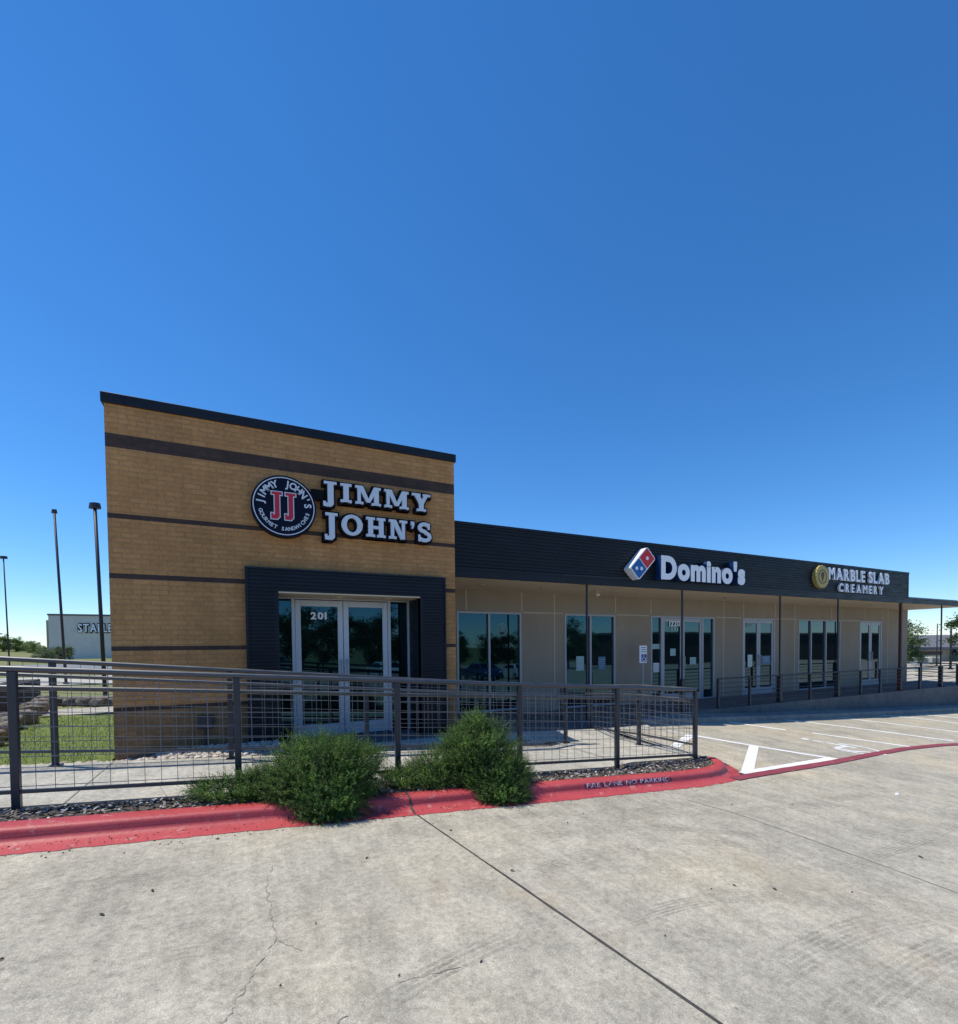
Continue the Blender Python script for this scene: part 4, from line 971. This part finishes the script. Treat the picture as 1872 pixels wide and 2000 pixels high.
ztA = lambda x: EYE-.13-.071*(x+1.65)
railing('ramp_railing', [(x, 4.9) for x in xa_], [ztA(x) for x in xa_], lambda x, y: ztA(x)-1.12, 'long grey mesh railing along the planting bed and red curb', hand=.075)
xb_ = [-3.53, -1.88, -.22, 1.43, 3.09, 4.74]
ztB = lambda x: EYE-.104-.0887*(x+1.88)
railing('ramp_railing', [(x, 6.5) for x in xb_], [ztB(x) for x in xb_], lambda x, y: WK(x), 'inner grey mesh railing on the far side of the ramp', hand=-.075, ext1=.12)
yc_ = [4.96, 6.05, 7.3, 8.3]
ztC = [EYE-.666, EYE-.69, EYE-.78, EYE-.86]
railing('ramp_railing', [(5.93, y) for y in yc_], ztC, lambda x, y: max(PZ(x, y), WK(x)) if y < 8 else PAD(x), 'short grey mesh railing running back from the corner post to the shop', skip_first=True, h=.98, hand=.07)
# porch railing: slim posts and cables
PYR = 8.06
def zt_(u, v): return A(u, v, PYR)[1]
pp = [(1403.5, 1328), (1465, 1322.5), (1524, 1319), (1583, 1315), (1637, 1312), (1682, 1309), (1720, 1306), (1759, 1304), (1797, 1301), (1839, 1298.5), (1872, 1296)]
xs_ = [X(u, PYR, v) for u, v in pp]; ztp = zt_(1524, 1319)
t = thing('porch_railing', (xs_[0], PYR, FLOOR), 'dark cable railing along the edge of the raised porch', 'railing')
for i, x in enumerate(xs_):
    if i in (2, 4, 7, 9): continue
    m = MB(); w = .028; m.bbox(x-w, x+w, PYR-w, PYR+w, FLOOR-.002, ztp, .003); m.bbox(x-.05, x+.05, PYR-.05, PYR+.05, FLOOR, FLOOR+.01, .001); m.build('post', 'darkpost', t)
m = MB(); m.tube((xs_[0], PYR, ztp), (xs_[-1]+.5, PYR, ztp), .02, 8); m.build('top_rail', 'darkpost', t)
for k in range(1, 6):
    m = MB(); z = ztp-(ztp-FLOOR)*k/6.3; m.tube((xs_[0], PYR, z), (xs_[-1]+.5, PYR, z), .008, 6); m.build('cable', 'darkpost', t)
# side railing at the end of the porch
t = thing('porch_railing', (24.7, 9.0, FLOOR), 'short dark railing closing the far end of the porch', 'railing')
for y in (8.5, 9.6):
    m = MB(); m.bbox(24.67, 24.73, y-.03, y+.03, FLOOR, ztp, .003); m.build('post', 'darkpost', t)
for k in range(4):
    m = MB(); z = ztp-(ztp-FLOOR)*k/4.3; m.tube((24.7, 8.5, z), (24.7, 9.8, z), .015 if k else .02, 6); m.build('rail', 'darkpost', t)

# ------------------------------------------------------------------ shrubs
def shrub(cx, cy, lobes, n, label, seed, stemw=.02, up_=.7, nl=13, cat='shrub'):
    """lobes: (dx, dy, dz, rx, ry, rz) ellipsoids above the ground point"""
    rn = random.Random(seed); gz = min(RAMP(cx), RD(cx, 4.5)+.13); t = thing('rosemary_shrub', (cx, cy, gz), label, cat, 'shrubs in the planting bed')
    m = MB(); wts = [l[3]*l[4]+l[3]*l[5] for l in lobes]
    for _ in range(n):
        l = rn.choices(lobes, wts)[0]; th = rn.uniform(0, 2*math.pi); cz = rn.uniform(-.55, 1); r = rn.uniform(.35, 1.0)**.45
        s_ = math.sqrt(max(0, 1-cz*cz)); dr = Vector((math.cos(th)*s_, math.sin(th)*s_, cz)); lump = 1+.34*noise.noise((dr.x*2.3+seed, dr.y*2.3, dr.z*2.3+cx))+.2*noise.noise((dr.x*6+seed, dr.y*6, dr.z*6)); lump *= 1.12 if rn.random() < .04 else 1
        p = Vector((cx+l[0]+dr.x*l[3]*r*lump, cy+l[1]+dr.y*l[4]*r*lump, gz+l[2]+dr.z*l[5]*r*lump))
        gnd = RD(p.x, min(p.y, 4.8))+(.14 if p.y > 4.3 else .02)
        if p.z < gnd: p.z = gnd+rn.uniform(.0, .04)
        d = Vector((dr.x*.9, dr.y*.9, dr.z*.5+up_*(1 if dr.z > -.2 else -.3))); d += Vector((rn.gauss(0, .35), rn.gauss(0, .35), rn.gauss(0, .25))); d.normalize()
        L = rn.uniform(.06, .15); a = d.orthogonal().normalized(); b = d.cross(a); base_ = len(m.v)
        # one sprig is one island: stem strip plus needles sharing the stem vertices
        w = .0016; m.v += [tuple(p-a*w), tuple(p+a*w), tuple(p+d*L)]; m.f.append((base_, base_+1, base_+2)); m.mi.append(0)
        for k in range(nl):
            q = p+d*L*(k+1)/(nl+.5); an = k*2.4+rn.uniform(-.4, .4); o = (a*math.cos(an)+b*math.sin(an)); nd = (d*.75+o).normalized(); ln_ = .026*(1.15-.5*k/nl)*rn.uniform(.8, 1.2); sd = nd.cross(d); sd = sd.normalized()*.0026 if sd.length > 0 else a*.0026
            kk = len(m.v); m.v += [tuple(q-sd), tuple(q+sd+nd*ln_*.1), tuple(q+nd*ln_)]; m.f.append((kk, kk+1, kk+2)); m.mi.append(0)
    m.build('foliage', 'rosemary', t)
    st_ = MB()
    for _ in range(26):
        l = rn.choice(lobes); a = Vector((cx+rn.uniform(-.06, .06), cy+rn.uniform(-.03, .05), gz-.02)); b = Vector((cx+l[0]+rn.uniform(-.4, .4)*l[3], cy+l[1]+rn.uniform(-.4, .4)*l[4], gz+l[2]+rn.uniform(-.6, 1.12)*l[5]))
        mid_ = a.lerp(b, .5)+Vector((rn.uniform(-.04, .04), rn.uniform(-.04, .04), .03)); st_.tube(a, mid_, stemw*.5, 5, stemw*.35); st_.tube(mid_, b, stemw*.35, 5, .002)
    st_.build('stems', 'stem', t)
    # inner mass keeps the middle dense
    im = MB()
    for _ in range(int(n*.5)):
        l = rn.choice(lobes); v = Vector((rn.gauss(0, 1), rn.gauss(0, 1), rn.gauss(0, 1))).normalized()*rn.uniform(0, .78); p = Vector((cx+l[0]+v.x*l[3], cy+l[1]+v.y*l[4], gz+l[2]+v.z*l[5]))
        if p.z < RD(p.x, 4.3)+.03: continue
        a = Vector((rn.gauss(0, 1), rn.gauss(0, 1), rn.gauss(0, 1))).normalized(); b = a.orthogonal().normalized(); s_ = rn.uniform(.02, .045); im.add([tuple(p-a*s_), tuple(p+b*s_*.3), tuple(p+a*s_), tuple(p-b*s_*.3)], [(0, 1, 2, 3)])
    im.build('inner_foliage', 'rosemary', t)
shrub(.62, 4.52, [(0, 0, .2, .42, .34, .36), (-.2, .0, .2, .3, .3, .35), (-.34, .0, .06, .2, .2, .18), (.22, -.02, .24, .26, .28, .27), (0, -.2, .06, .34, .2, .22), (-.05, -.3, -.02, .2, .12, .15), (.1, -.3, 0, .14, .1, .14)], 7200, 'wide rounded rosemary bush spilling over the red curb', 21)
shrub(-.12, 4.66, [(0, 0, .06, .34, .2, .13), (.22, 0, .1, .24, .2, .17)], 1500, 'low green sprawling shrub left of the wide bush', 33)
shrub(2.18, 4.55, [(.05, 0, .3, .37, .33, .36), (-.12, 0, .32, .27, .28, .34), (-.02, .02, .58, .14, .14, .2), (.3, -.02, .1, .28, .28, .22), (.1, -.22, .06, .3, .2, .24), (.12, -.36, -.03, .26, .12, .16)], 7400, 'tall pointed rosemary bush hanging over the curb, right of the wide one', 45)
shrub(1.5, 4.64, [(0, 0, .08, .34, .2, .15), (.22, 0, .14, .26, .24, .22)], 1700, 'low shrub filling the gap between the two big bushes', 57)
# dry twigs in the bed
tw_ = MB()
for _ in range(22):
    x = rc.choice((-.55, -.3, 1.2)) + rc.uniform(-.12, .12); y = 4.8+rc.uniform(-.06, .06); z = RAMP(x)-.02
    tw_.tube((x, y, z), (x+rc.uniform(-.1, .1), y+rc.uniform(-.05, .05), z+rc.uniform(.08, .22)), .0022, 4, .001)
tw_.build('dry_twigs', 'stem', kind='stuff', label='thin dry twigs standing in the planting bed', cat='twigs')

# ------------------------------------------------------------------ trees
def tree_mesh(seed, h, r, nl, ls, trunk=.35):
    rn = random.Random(seed); tk = MB(); top = h*trunk; tk.tube((0, 0, -.3), (rn.uniform(-.1, .1), 0, top), .16*h/6, 8, .1*h/6)
    cl = []
    for i in range(9):
        an = i*2.4+rn.uniform(-.3, .3); rr = r*rn.uniform(.35, .8); z = top+(h-top)*rn.uniform(.1, .85); e = Vector((math.cos(an)*rr, math.sin(an)*rr, z)); a = Vector((0, 0, top*rn.uniform(.75, 1))); mdl = a.lerp(e, .5)+Vector((0, 0, .15*h*.3)); tk.tube(a, mdl, .06*h/6, 6, .04*h/6); tk.tube(mdl, e, .04*h/6, 5, .01)
        cl.append(e)
    for _ in range(26):
        v = Vector((rn.gauss(0, 1), rn.gauss(0, 1), rn.gauss(0, 1))).normalized()*rn.uniform(.45, .92); cl.append(Vector((v.x*r, v.y*r, (top+h)/2+v.z*(h-top)*.52)))
    cr = MB()
    for i in range(nl):
        c = rn.choice(cl); s_ = r*.3*rn.uniform(.5, 1.1); v = Vector((rn.gauss(0, .55), rn.gauss(0, .55), rn.gauss(0, .42)))*s_; p = c+v
        a = Vector((rn.gauss(0, 1), rn.gauss(0, 1), rn.gauss(0, .6))).normalized(); b = a.orthogonal().normalized(); q = ls*rn.uniform(.6, 1.3)
        cr.add([tuple(p-a*q), tuple(p+b*q*.45), tuple(p+a*q), tuple(p-b*q*.45)], [(0, 1, 2, 3)])
    return tk, cr
PROTO = {}
def tree(kind, x, y, z, s, label, group, leafm='treeleaf', rot=0.):
    key = (kind, leafm)
    if key not in PROTO:
        tk, cr = tree_mesh({'oak': 5, 'elm': 9, 'bush': 14}[kind], *{'oak': (6, 2.9, 5200, .14), 'elm': (7.5, 2.4, 5200, .14), 'bush': (3, 1.9, 3600, .11)}[kind], trunk={'oak': .17, 'elm': .18, 'bush': .08}[kind])
        r = thing('tree', (x, y, z), label, 'tree', group); OFF[r.name] = Vector(); a = tk.build('trunk', 'bark', r, smooth=True); b = cr.build('crown', leafm, r); PROTO[key] = (a.data, b.data)
    else:
        r = thing('tree', (x, y, z), label, 'tree', group)
        for nm, me in zip(('trunk', 'crown'), PROTO[key]):
            o = bpy.data.objects.new(nm, me); COL.objects.link(o); o.parent = r
    r.scale = (s, s, s); r.rotation_euler = (0, 0, rot); return r
def place(u, dist, y=None):   # azimuth of photo column u, distance along the view depth
    d = ray(u, 1260); k = dist/(d.x*math.sin(R_(YAW))+d.y*math.cos(R_(YAW))); return d.x*k, d.y*k
# left hill side
HB = 'bright green trees on the rise behind the far road'
grid('hill', fr(-260, -40, 14), fr(120, 230, 8), lambda x, y: base(x, y)+2.2*ss(120, 190, y)*ss(-40, -75, x), 'field', kind='structure')
rr = random.Random(5)
spec = [(-40, 128, 1.75, 'oak'), (-14, 140, 2.0, 'oak'), (6, 130, 1.8, 'elm'), (20, 142, 1.9, 'oak'), (33, 132, 1.6, 'elm'), (47, 138, 1.5, 'oak'), (58, 130, 1.45, 'oak'), (70, 126, 1.2, 'elm'), (81, 122, 1.0, 'oak'), (90, 120, .85, 'oak')]
words = ['leftmost, mostly outside the frame', 'cut by the left frame edge', 'just right of the left frame edge', 'left of the thin lamp post', 'right of the thin lamp post', 'fifth from the right', 'fourth from the right', 'third from the right, tapering down', 'second from the right', 'smallest and nearest to the pale store']
for (u, dd, s, kd), wd in zip(spec, words):
    x, y = place(u, dd); tree(kd, x, y, base(x, y)-.3, s*.46, 'bright green tree on the far rise, '+wd, HB, 'bushleaf', rr.uniform(0, 6))
x, y = place(118, 66); tree('bush', x, y, base(x, y)-.2, .82, 'dark green round shrub in front of the pale store', 'far shrubs', 'treeleaf')
x, y = place(86, 62); tree('bush', x, y, base(x, y)-.2, .7, 'small green shrub left of the pale store corner', 'far shrubs', 'treeleaf', 1.)
# right side trees
x, y = place(1752, 46); tree('oak', x, y, RD(x, y)-.1, .78, 'dark tree half hidden behind the right corner of the shop row', 'trees beyond the shop row', 'treeleaf', .6)
x, y = place(1908, 40); tree('elm', x, y, RD(x, y)-.1, .78, 'tree cut by the right frame edge above the grey roof', 'trees beyond the shop row', 'treeleaf', 2.)
x, y = place(1790, 52); tree('bush', x, y, RD(x, y)-.1, .6, 'low dark bush below the grey roof beside the shop corner', 'far shrubs', 'treeleaf', 2.)
# trees across the lot, seen in the window reflections
refl = []
rq = random.Random(8)
for i in range(15): refl.append((-14+4.6*i+rq.uniform(-1, 1), -44+rq.uniform(-3, 3), rq.uniform(.95, 1.25)*(.68 if 22 < -14+4.6*i < 44 else 1), ('oak', 'elm', 'oak')[i % 3]))
for i in range(13): refl.append((-14+5.2*i+rq.uniform(-1, 1), -55+rq.uniform(-2, 2), rq.uniform(1.2, 1.5)*(.68 if 22 < -14+5.2*i < 44 else 1), ('oak', 'elm')[i % 2]))
for i, (x, y, s, kd) in enumerate(refl):
    tree(kd, x, y, RD(x, y)-.1, s, 'dark tree across the lot mirrored in the shop glass', 'trees mirrored in the shop windows', 'treeleaf', i*1.3)
t = thing('building', (120, -58, RD(95, -48)), 'low brown building across the lot mirrored in the far windows', 'building')
m = MB(); m.box(66, 190, -66, -50, RD(60, -44)-.2, EYE+1.9); m.build('wall', 'far_brown', t); m = MB(); m.box(65.5, 190.5, -66.5, -49.5, EYE+1.9, EYE+2.3); m.build('roof', 'shingle', t)

# ------------------------------------------------------------------ far buildings
def facing(u0, u1, dist): return place(u0, dist), place(u1, dist)
D = 80.
def along(u, dist): return Vector((*place(u, dist), 0))
def zat(u, v, dist):
    d = ray(u, v); k = dist/(d.x*math.sin(R_(YAW))+d.y*math.cos(R_(YAW))); return d.z*k+EYE
p0 = along(96, D); p1 = along(300, D+6); dr = (p1-p0).normalized(); nrm = Vector((dr.y, -dr.x, 0))     # front faces the camera
gz = base(p0.x, p0.y)-.1; tz = zat(96, 1202, D); tz2 = zat(93, 1211, D)
st_ = thing('store_building', (p0.x, p0.y, gz), 'pale grey store box beyond the lawn, partly behind the brick tower', 'building')
def obox(mb, a, b, dep, z0, z1, fwd=0.):
    A0 = a+nrm*fwd; B0 = b+nrm*fwd; A1 = a-nrm*dep; B1 = b-nrm*dep; P = [A0, B0, B1, A1]
    mb.add([(p.x, p.y, z0) for p in P]+[(p.x, p.y, z1) for p in P], [(0, 1, 5, 4), (1, 2, 6, 5), (2, 3, 7, 6), (3, 0, 4, 7), (4, 5, 6, 7), (3, 2, 1, 0)])
m = MB(); obox(m, p0, p1, 25, gz, tz); m.build('wall', 'far_stucco', st_)
m = MB(); obox(m, p0-dr*.1, p1+dr*.2, 25.1, tz, tz+.28, .12); m.build('coping', 'shingle', st_)
m = MB(); obox(m, p0-dr*.5, p0-dr*.02, 20, gz, tz2, -.6); m.build('side_wall', 'far_stucco2', st_)
pq = along(128, D+.9); m = MB(); obox(m, p0+dr*.05, pq, .1, gz, zat(96, 1265, D), .05); m.build('plinth', 'far_stucco2', st_)
pa, pb_ = along(160, D+1.9), along(250, D+4.5); m = MB(); obox(m, pa, pb_, .1, gz, zat(180, 1279, D), .06); m.build('loading_base', 'far_stucco2', st_)
# store lettering
ps = along(154.5, D+1.7); zz0 = zat(154, 1234.5, D+1.7); hS = zat(154, 1219, D+1.7)-zz0
sg_ = thing('wall_sign', (ps.x, ps.y, zz0), 'dark edged STAPLES lettering on the pale store, cut off by the brick tower', 'sign')
xcur = 0
for c in 'STAPLES':
    vs, fs = glyph(c, .03, .5, 3); a = min(v.x for v in vs); b = max(v.x for v in vs); cap_ = .69; kk = hS/cap_
    for nm, grow_, fw, mt in (('letter', .16, .12, 'black'), ('letter_face', 0, .32, 'signwhite2')):
        m = MB(); vs2, fs2 = glyph(c, .02+grow_*.5, .5, 3); V = []
        for v in vs2:
            q = ps+dr*(xcur+(v.x-a)*kk*.66)+nrm*(fw+.1*v.z); V.append((q.x, q.y, zz0+v.y*kk))
        m.add(V, fs2); o_ = m.build(nm, mt, sg_ if nm == 'letter' else o_)
    xcur += ((b-a)*.66+.06)*kk
# right: low building with grey shingle roof
p0 = along(1768, 62.); p1 = along(1990, 60.); dr = (p1-p0).normalized(); nrm = Vector((dr.y, -dr.x, 0)); gz = RD(40, 60)
rb = thing('roofed_building', (p0.x, p0.y, gz), 'cream building with grey shingle roof beyond the right end of the shops', 'building')
ze = zat(1840, 1264, 60); zr_ = zat(1840, 1240, 66)
m = MB(); obox(m, p0, p1, 14, gz-.3, ze-.1); m.build('wall', 'far_cream', rb)
m = MB(); q = [p0+nrm*.9-dr, p1+nrm*.9+dr, p1-nrm*6+dr, p0-nrm*6-dr]; m.add([(v.x, v.y, z) for v, z in zip(q, (ze, ze, zr_, zr_))]+[(v.x, v.y, z-.35) for v, z in zip(q, (ze, ze, zr_, zr_))], [(0, 1, 2, 3), (4, 5, 1, 0), (7, 6, 5, 4), (3, 7, 4, 0), (1, 5, 6, 2)]); m.build('roof', 'shingle', rb)
m = MB(); obox(m, along(1790, 60.5), along(1838, 60.2), .1, gz+.9, zat(1815, 1272, 60.), .35); m.build('carport_opening', 'far_brown', rb)
m = MB(); obox(m, along(1857, 60.5), along(1869, 60.2), .1, gz, zat(1860, 1268, 60.), .35); m.build('window_bay', 'glass', rb)
def bxs(u0, u1, v0, v1, dist, mat, name, label, cat):
    a, b = along(u0, dist), along(u1, dist); gz_ = RD(a.x, a.y); t = thing(name, (a.x, a.y, gz_), label, cat); d_ = (b-a).normalized(); n_ = Vector((d_.y, -d_.x, 0)); z1_ = zat(u0, v0, dist)
    m = MB(); P = [a+n_*.5, b+n_*.5, b-n_*.5, a-n_*.5]; zb_ = gz_+.1; ch_ = .05
    m.add([(p.x, p.y, zb_) for p in P]+[(p.x, p.y, z1_-ch_) for p in P]+[((p-(a+b)/2).x*.94+(a+b).x/2, (p-(a+b)/2).y*.94+(a+b).y/2, z1_) for p in P], [(0, 1, 5, 4), (1, 2, 6, 5), (2, 3, 7, 6), (3, 0, 4, 7), (4, 5, 9, 8), (5, 6, 10, 9), (6, 7, 11, 10), (7, 4, 8, 11), (8, 9, 10, 11)]); m.build('cabinet', mat, t)
    m = MB(); c_ = a.lerp(b, .3)+n_*.51
    for k in range(5): 
        q0, q1 = a.lerp(b, .12)+n_*.51, a.lerp(b, .88)+n_*.51; z = zb_+(z1_-zb_)*(.2+.12*k); m.add([(q0.x, q0.y, z), (q1.x, q1.y, z), (q1.x, q1.y, z+.06), (q0.x, q0.y, z+.06)], [(0, 1, 2, 3)])
    m.build('louvre', 'shingle', t)
bxs(1783, 1809, 1284, 1297, 52, 'carwhite', 'utility_cabinet', 'wide pale louvred cabinet beside the shop corner', 'cabinet')
bxs(1813, 1829, 1283, 1297, 52, 'far_cream', 'utility_cabinet', 'narrow cream louvred cabinet left of the outermost porch post', 'cabinet')

# ------------------------------------------------------------------ lamp posts
def lamp(u, vtop, dist, w, head, label, lean=0., left=True):
    x, y = place(u, dist); z0 = base(x, y) if u < 900 else RD(x, y); zt = zat(u, vtop, dist); t = thing('lamp_post', (x, y, z0), label, 'lamp post', 'tall parking lot lamp posts')
    m = MB(); m.tube((x, y, z0-.2), (x-lean, y, zt), w, 10, w*.75); m.build('pole', 'lamp', t, smooth=True)
    m = MB(); m.tube((x, y, z0-.2), (x, y, z0+.12), w*1.9, 12); m.build('footing', 'lamp', t)
    ax = Vector((math.cos(R_(YAW)), -math.sin(R_(YAW)), 0)); ay_ = Vector((ax.y, -ax.x, 0))
    if head:
        c = Vector((x-lean, y, zt)); hw = head; m = MB(); P = []
        for k in range(10):
            an = k*math.pi/5+.31; q = c+ax*hw*math.cos(an)*1.05+ay_*hw*math.sin(an)*.7; P.append((q.x, q.y))
        m.v = [(px, py, zt-.08) for px, py in P]+[(c.x+(px-c.x)*.85, c.y+(py-c.y)*.85, zt+.09) for px, py in P]; m.f = [(k, (k+1) % 10, 10+(k+1) % 10, 10+k) for k in range(10)]+[tuple(range(10, 20)), tuple(range(10))[::-1]]; m.mi = [0]*12
        m.build('lamp_head', 'lamp', t)
lamp(17.5, 1089, 34, .05, .26, 'thin lamp post with twin heads left of the other poles', .12)
lamp(127, 1000, 22, .06, .12, 'tall leaning dark pole in front of the pale store with a tiny flat head', .22)
t_ = lamp(203, 989, 15.5, .062, .18, 'thick lamp post beside the left edge of the brick tower', .12)
lamp(-6, 1238, 75, .07, .8, 'distant lamp head at the left frame edge', 0)
lamp(1831, 1218, 50, .06, 0, 'far slim pole behind the outermost canopy post', 0)
lamp(1858, 1213, 44, .1, 0, 'short dark pole left of the tree at right edge', 0)

# ------------------------------------------------------------------ rocks and wall by the lawn
def rock_mesh(seed):
    rn = random.Random(seed); bm = bmesh.new(); bmesh.ops.create_icosphere(bm, subdivisions=3, radius=1)
    for v in bm.verts:
        c = v.co.copy(); v.co = Vector((max(-.8, min(.8, c.x)), max(-.75, min(.75, c.y)), max(-.6, min(.6, c.z))))*(1+.22*noise.noise(c*1.6+Vector((seed, 0, 0)))+.07*noise.noise(c*5+Vector((seed, 0, 0))))
    m = MB(); m.bm(bm); return m
RK = [rock_mesh(s) for s in (1, 2, 3, 4)]; RKD = []
ri = 0
def rock(x, y, z, s, label, sc=(1, 1, .8)):
    global ri
    k = ri % 4
    if len(RKD) <= k: o = RK[k].build('rock', 'rock', smooth=True); RKD.append(o.data)
    else: o = bpy.data.objects.new('rock', RKD[k]); COL.objects.link(o)
    o.location = (x, y, z); o.scale = (s*sc[0], s*sc[1], s*sc[2]); o.rotation_euler = (0, 0, ri*1.7); ri += 1
    tag(o, label, 'rock', 'limestone rocks edging the lawn')
def zl(u, v):
    return AZ(u, v, LZ+.05)
a = Vector(zl(-30, 1458)); b = Vector(zl(92, 1378)); n = 11
for i in range(n):
    q = a.lerp(b, i/(n-1)); rock(q.x, q.y, LZ+.16, .25+.06*math.sin(i*2.1), 'weathered limestone rock in the slanting row along the lawn\'s left edge', (1, .8, .75))
a = Vector(zl(96, 1377)); b = Vector(zl(222, 1377)); n = 10
for i in range(n):
    q = a.lerp(b, i/(n-1)); rock(q.x, q.y, LZ+.14, .27+.06*math.sin(i*3.3), 'weathered limestone rock in the row along the lawn\'s far edge', (1.1, .8, .62))
a = Vector(zl(-40, 1415)); b = Vector(zl(80, 1366)); wv = MB()
dd_ = (b-a).normalized(); n_ = Vector((-dd_.y, dd_.x)); P = [a, b, b+n_*.5, a+n_*.5]; z1_ = LZ+.62
wv.add([(p.x, p.y, LZ-.1) for p in P]+[(p.x, p.y, z1_) for p in P], [(0, 1, 5, 4), (1, 2, 6, 5), (2, 3, 7, 6), (3, 0, 4, 7), (4, 5, 6, 7)])
wv.build('retaining_wall', 'far_brown', label='low dark brown retaining wall behind the slanting row of rocks', cat='wall')
# ------------------------------------------------------------------ cars (far lot and reflections)
def car(x, y, z, rot, paint_, label, group):
    t = bpy.data.objects.new('parked_car', None); COL.objects.link(t); OFF[t.name] = Vector(); tag(t, label, 'car', group)
    m = MB(); prof = [(-2.2, .35), (-2.25, .75), (-2.05, .98), (-1.2, 1.02), (-.65, 1.42), (.75, 1.45), (1.45, 1.05), (2.2, .92), (2.3, .6), (2.25, .33)]
    def w(zv): return .9 if zv < 1.0 else .9-.28*(zv-1.0)/.45
    n = len(prof)
    for sgn in (-1, 1): m.v += [(px, sgn*w(pz), pz) for px, pz in prof]
    m.f = [tuple(range(n)), tuple(range(n, 2*n))[::-1]]+[(k, n+k, n+(k+1) % n, (k+1) % n) for k in range(n)]; m.mi = [0]*len(m.f); m.build('body', paint_, t)
    for sgn in (-1, 1):
        m = MB(); P = [(-1.05, 1.03), (-.6, 1.36), (.7, 1.38), (1.25, 1.05)]; q = [(px, sgn*(w(pz)+.006), pz) for px, pz in P]; m.add(q, [(0, 1, 2, 3) if sgn < 0 else (3, 2, 1, 0)]); m.build('side_window', 'carglass', t)
    for (xa1, za1, xb1, zb1, nm) in ((-1.19, 1.04, -.68, 1.40, 'rear_window'), (.79, 1.42, 1.42, 1.07, 'windscreen')):
        m = MB(); sgn_ = -1 if xa1 < 0 else 1; o_ = .012*sgn_; m.add([(xa1+o_, -w(za1)+.1, za1+.012), (xa1+o_, w(za1)-.1, za1+.012), (xb1+o_, w(zb1)-.1, zb1+.012), (xb1+o_, -w(zb1)+.1, zb1+.012)], [(0, 1, 2, 3)]); m.build(nm, 'carglass', t)
    for wx in (-1.4, 1.4):
        for sgn in (-1, 1):
            m = MB(); m.tube((wx, sgn*.72, .33), (wx, sgn*.93, .33), .33, 20); wo = m.build('wheel', 'black_rubber', t); m = MB(); m.tube((wx, sgn*.90, .33), (wx, sgn*.94, .33), .2, 14); m.build('rim', 'alu2', wo)
    for sgn in (-1, 1):
        m = MB(); m.bbox(2.2, 2.3, sgn*.5, sgn*.84, .66, .82, .02); m.build('headlight', 'headlamp', t)
    t.location = (x, y, z); t.rotation_euler = (0, 0, rot); return t
def cpy(o, x, y, z, rot, label, group, paint_=None):
    r = o.copy(); COL.objects.link(r); r.location = (x, y, z); r.rotation_euler = (0, 0, rot); tag(r, label, 'car', group)
    for c in o.children:
        d = c.copy(); COL.objects.link(d); d.parent = r
        if paint_ and c.name.startswith('body'): d.data = c.data.copy(); d.data.materials[0] = M[paint_]
        for e in c.children: f = e.copy(); COL.objects.link(f); f.parent = d
    return r
GR = 'parked cars mirrored in the shop glass'
c0 = car(9, -18, RD(9, -18), 1.5, 'carwhite', 'white car parked across the lot, mirrored in the glass', GR)
for i, (x, y, r, pc, nm) in enumerate(((12.2, -18, 1.6, 'carsilver', 'silver'), (18.6, -18.3, 1.55, 'carblue', 'blue'), (22, -18, 1.6, 'carwhite', 'second white'), (1.5, -19, 1.55, 'carsilver', 'second silver'), (28, -26, 1.5, 'carblue', 'second blue'))):
    cpy(c0, x, y, RD(x, y), r, nm+' car parked across the lot, mirrored in the glass', GR, pc)
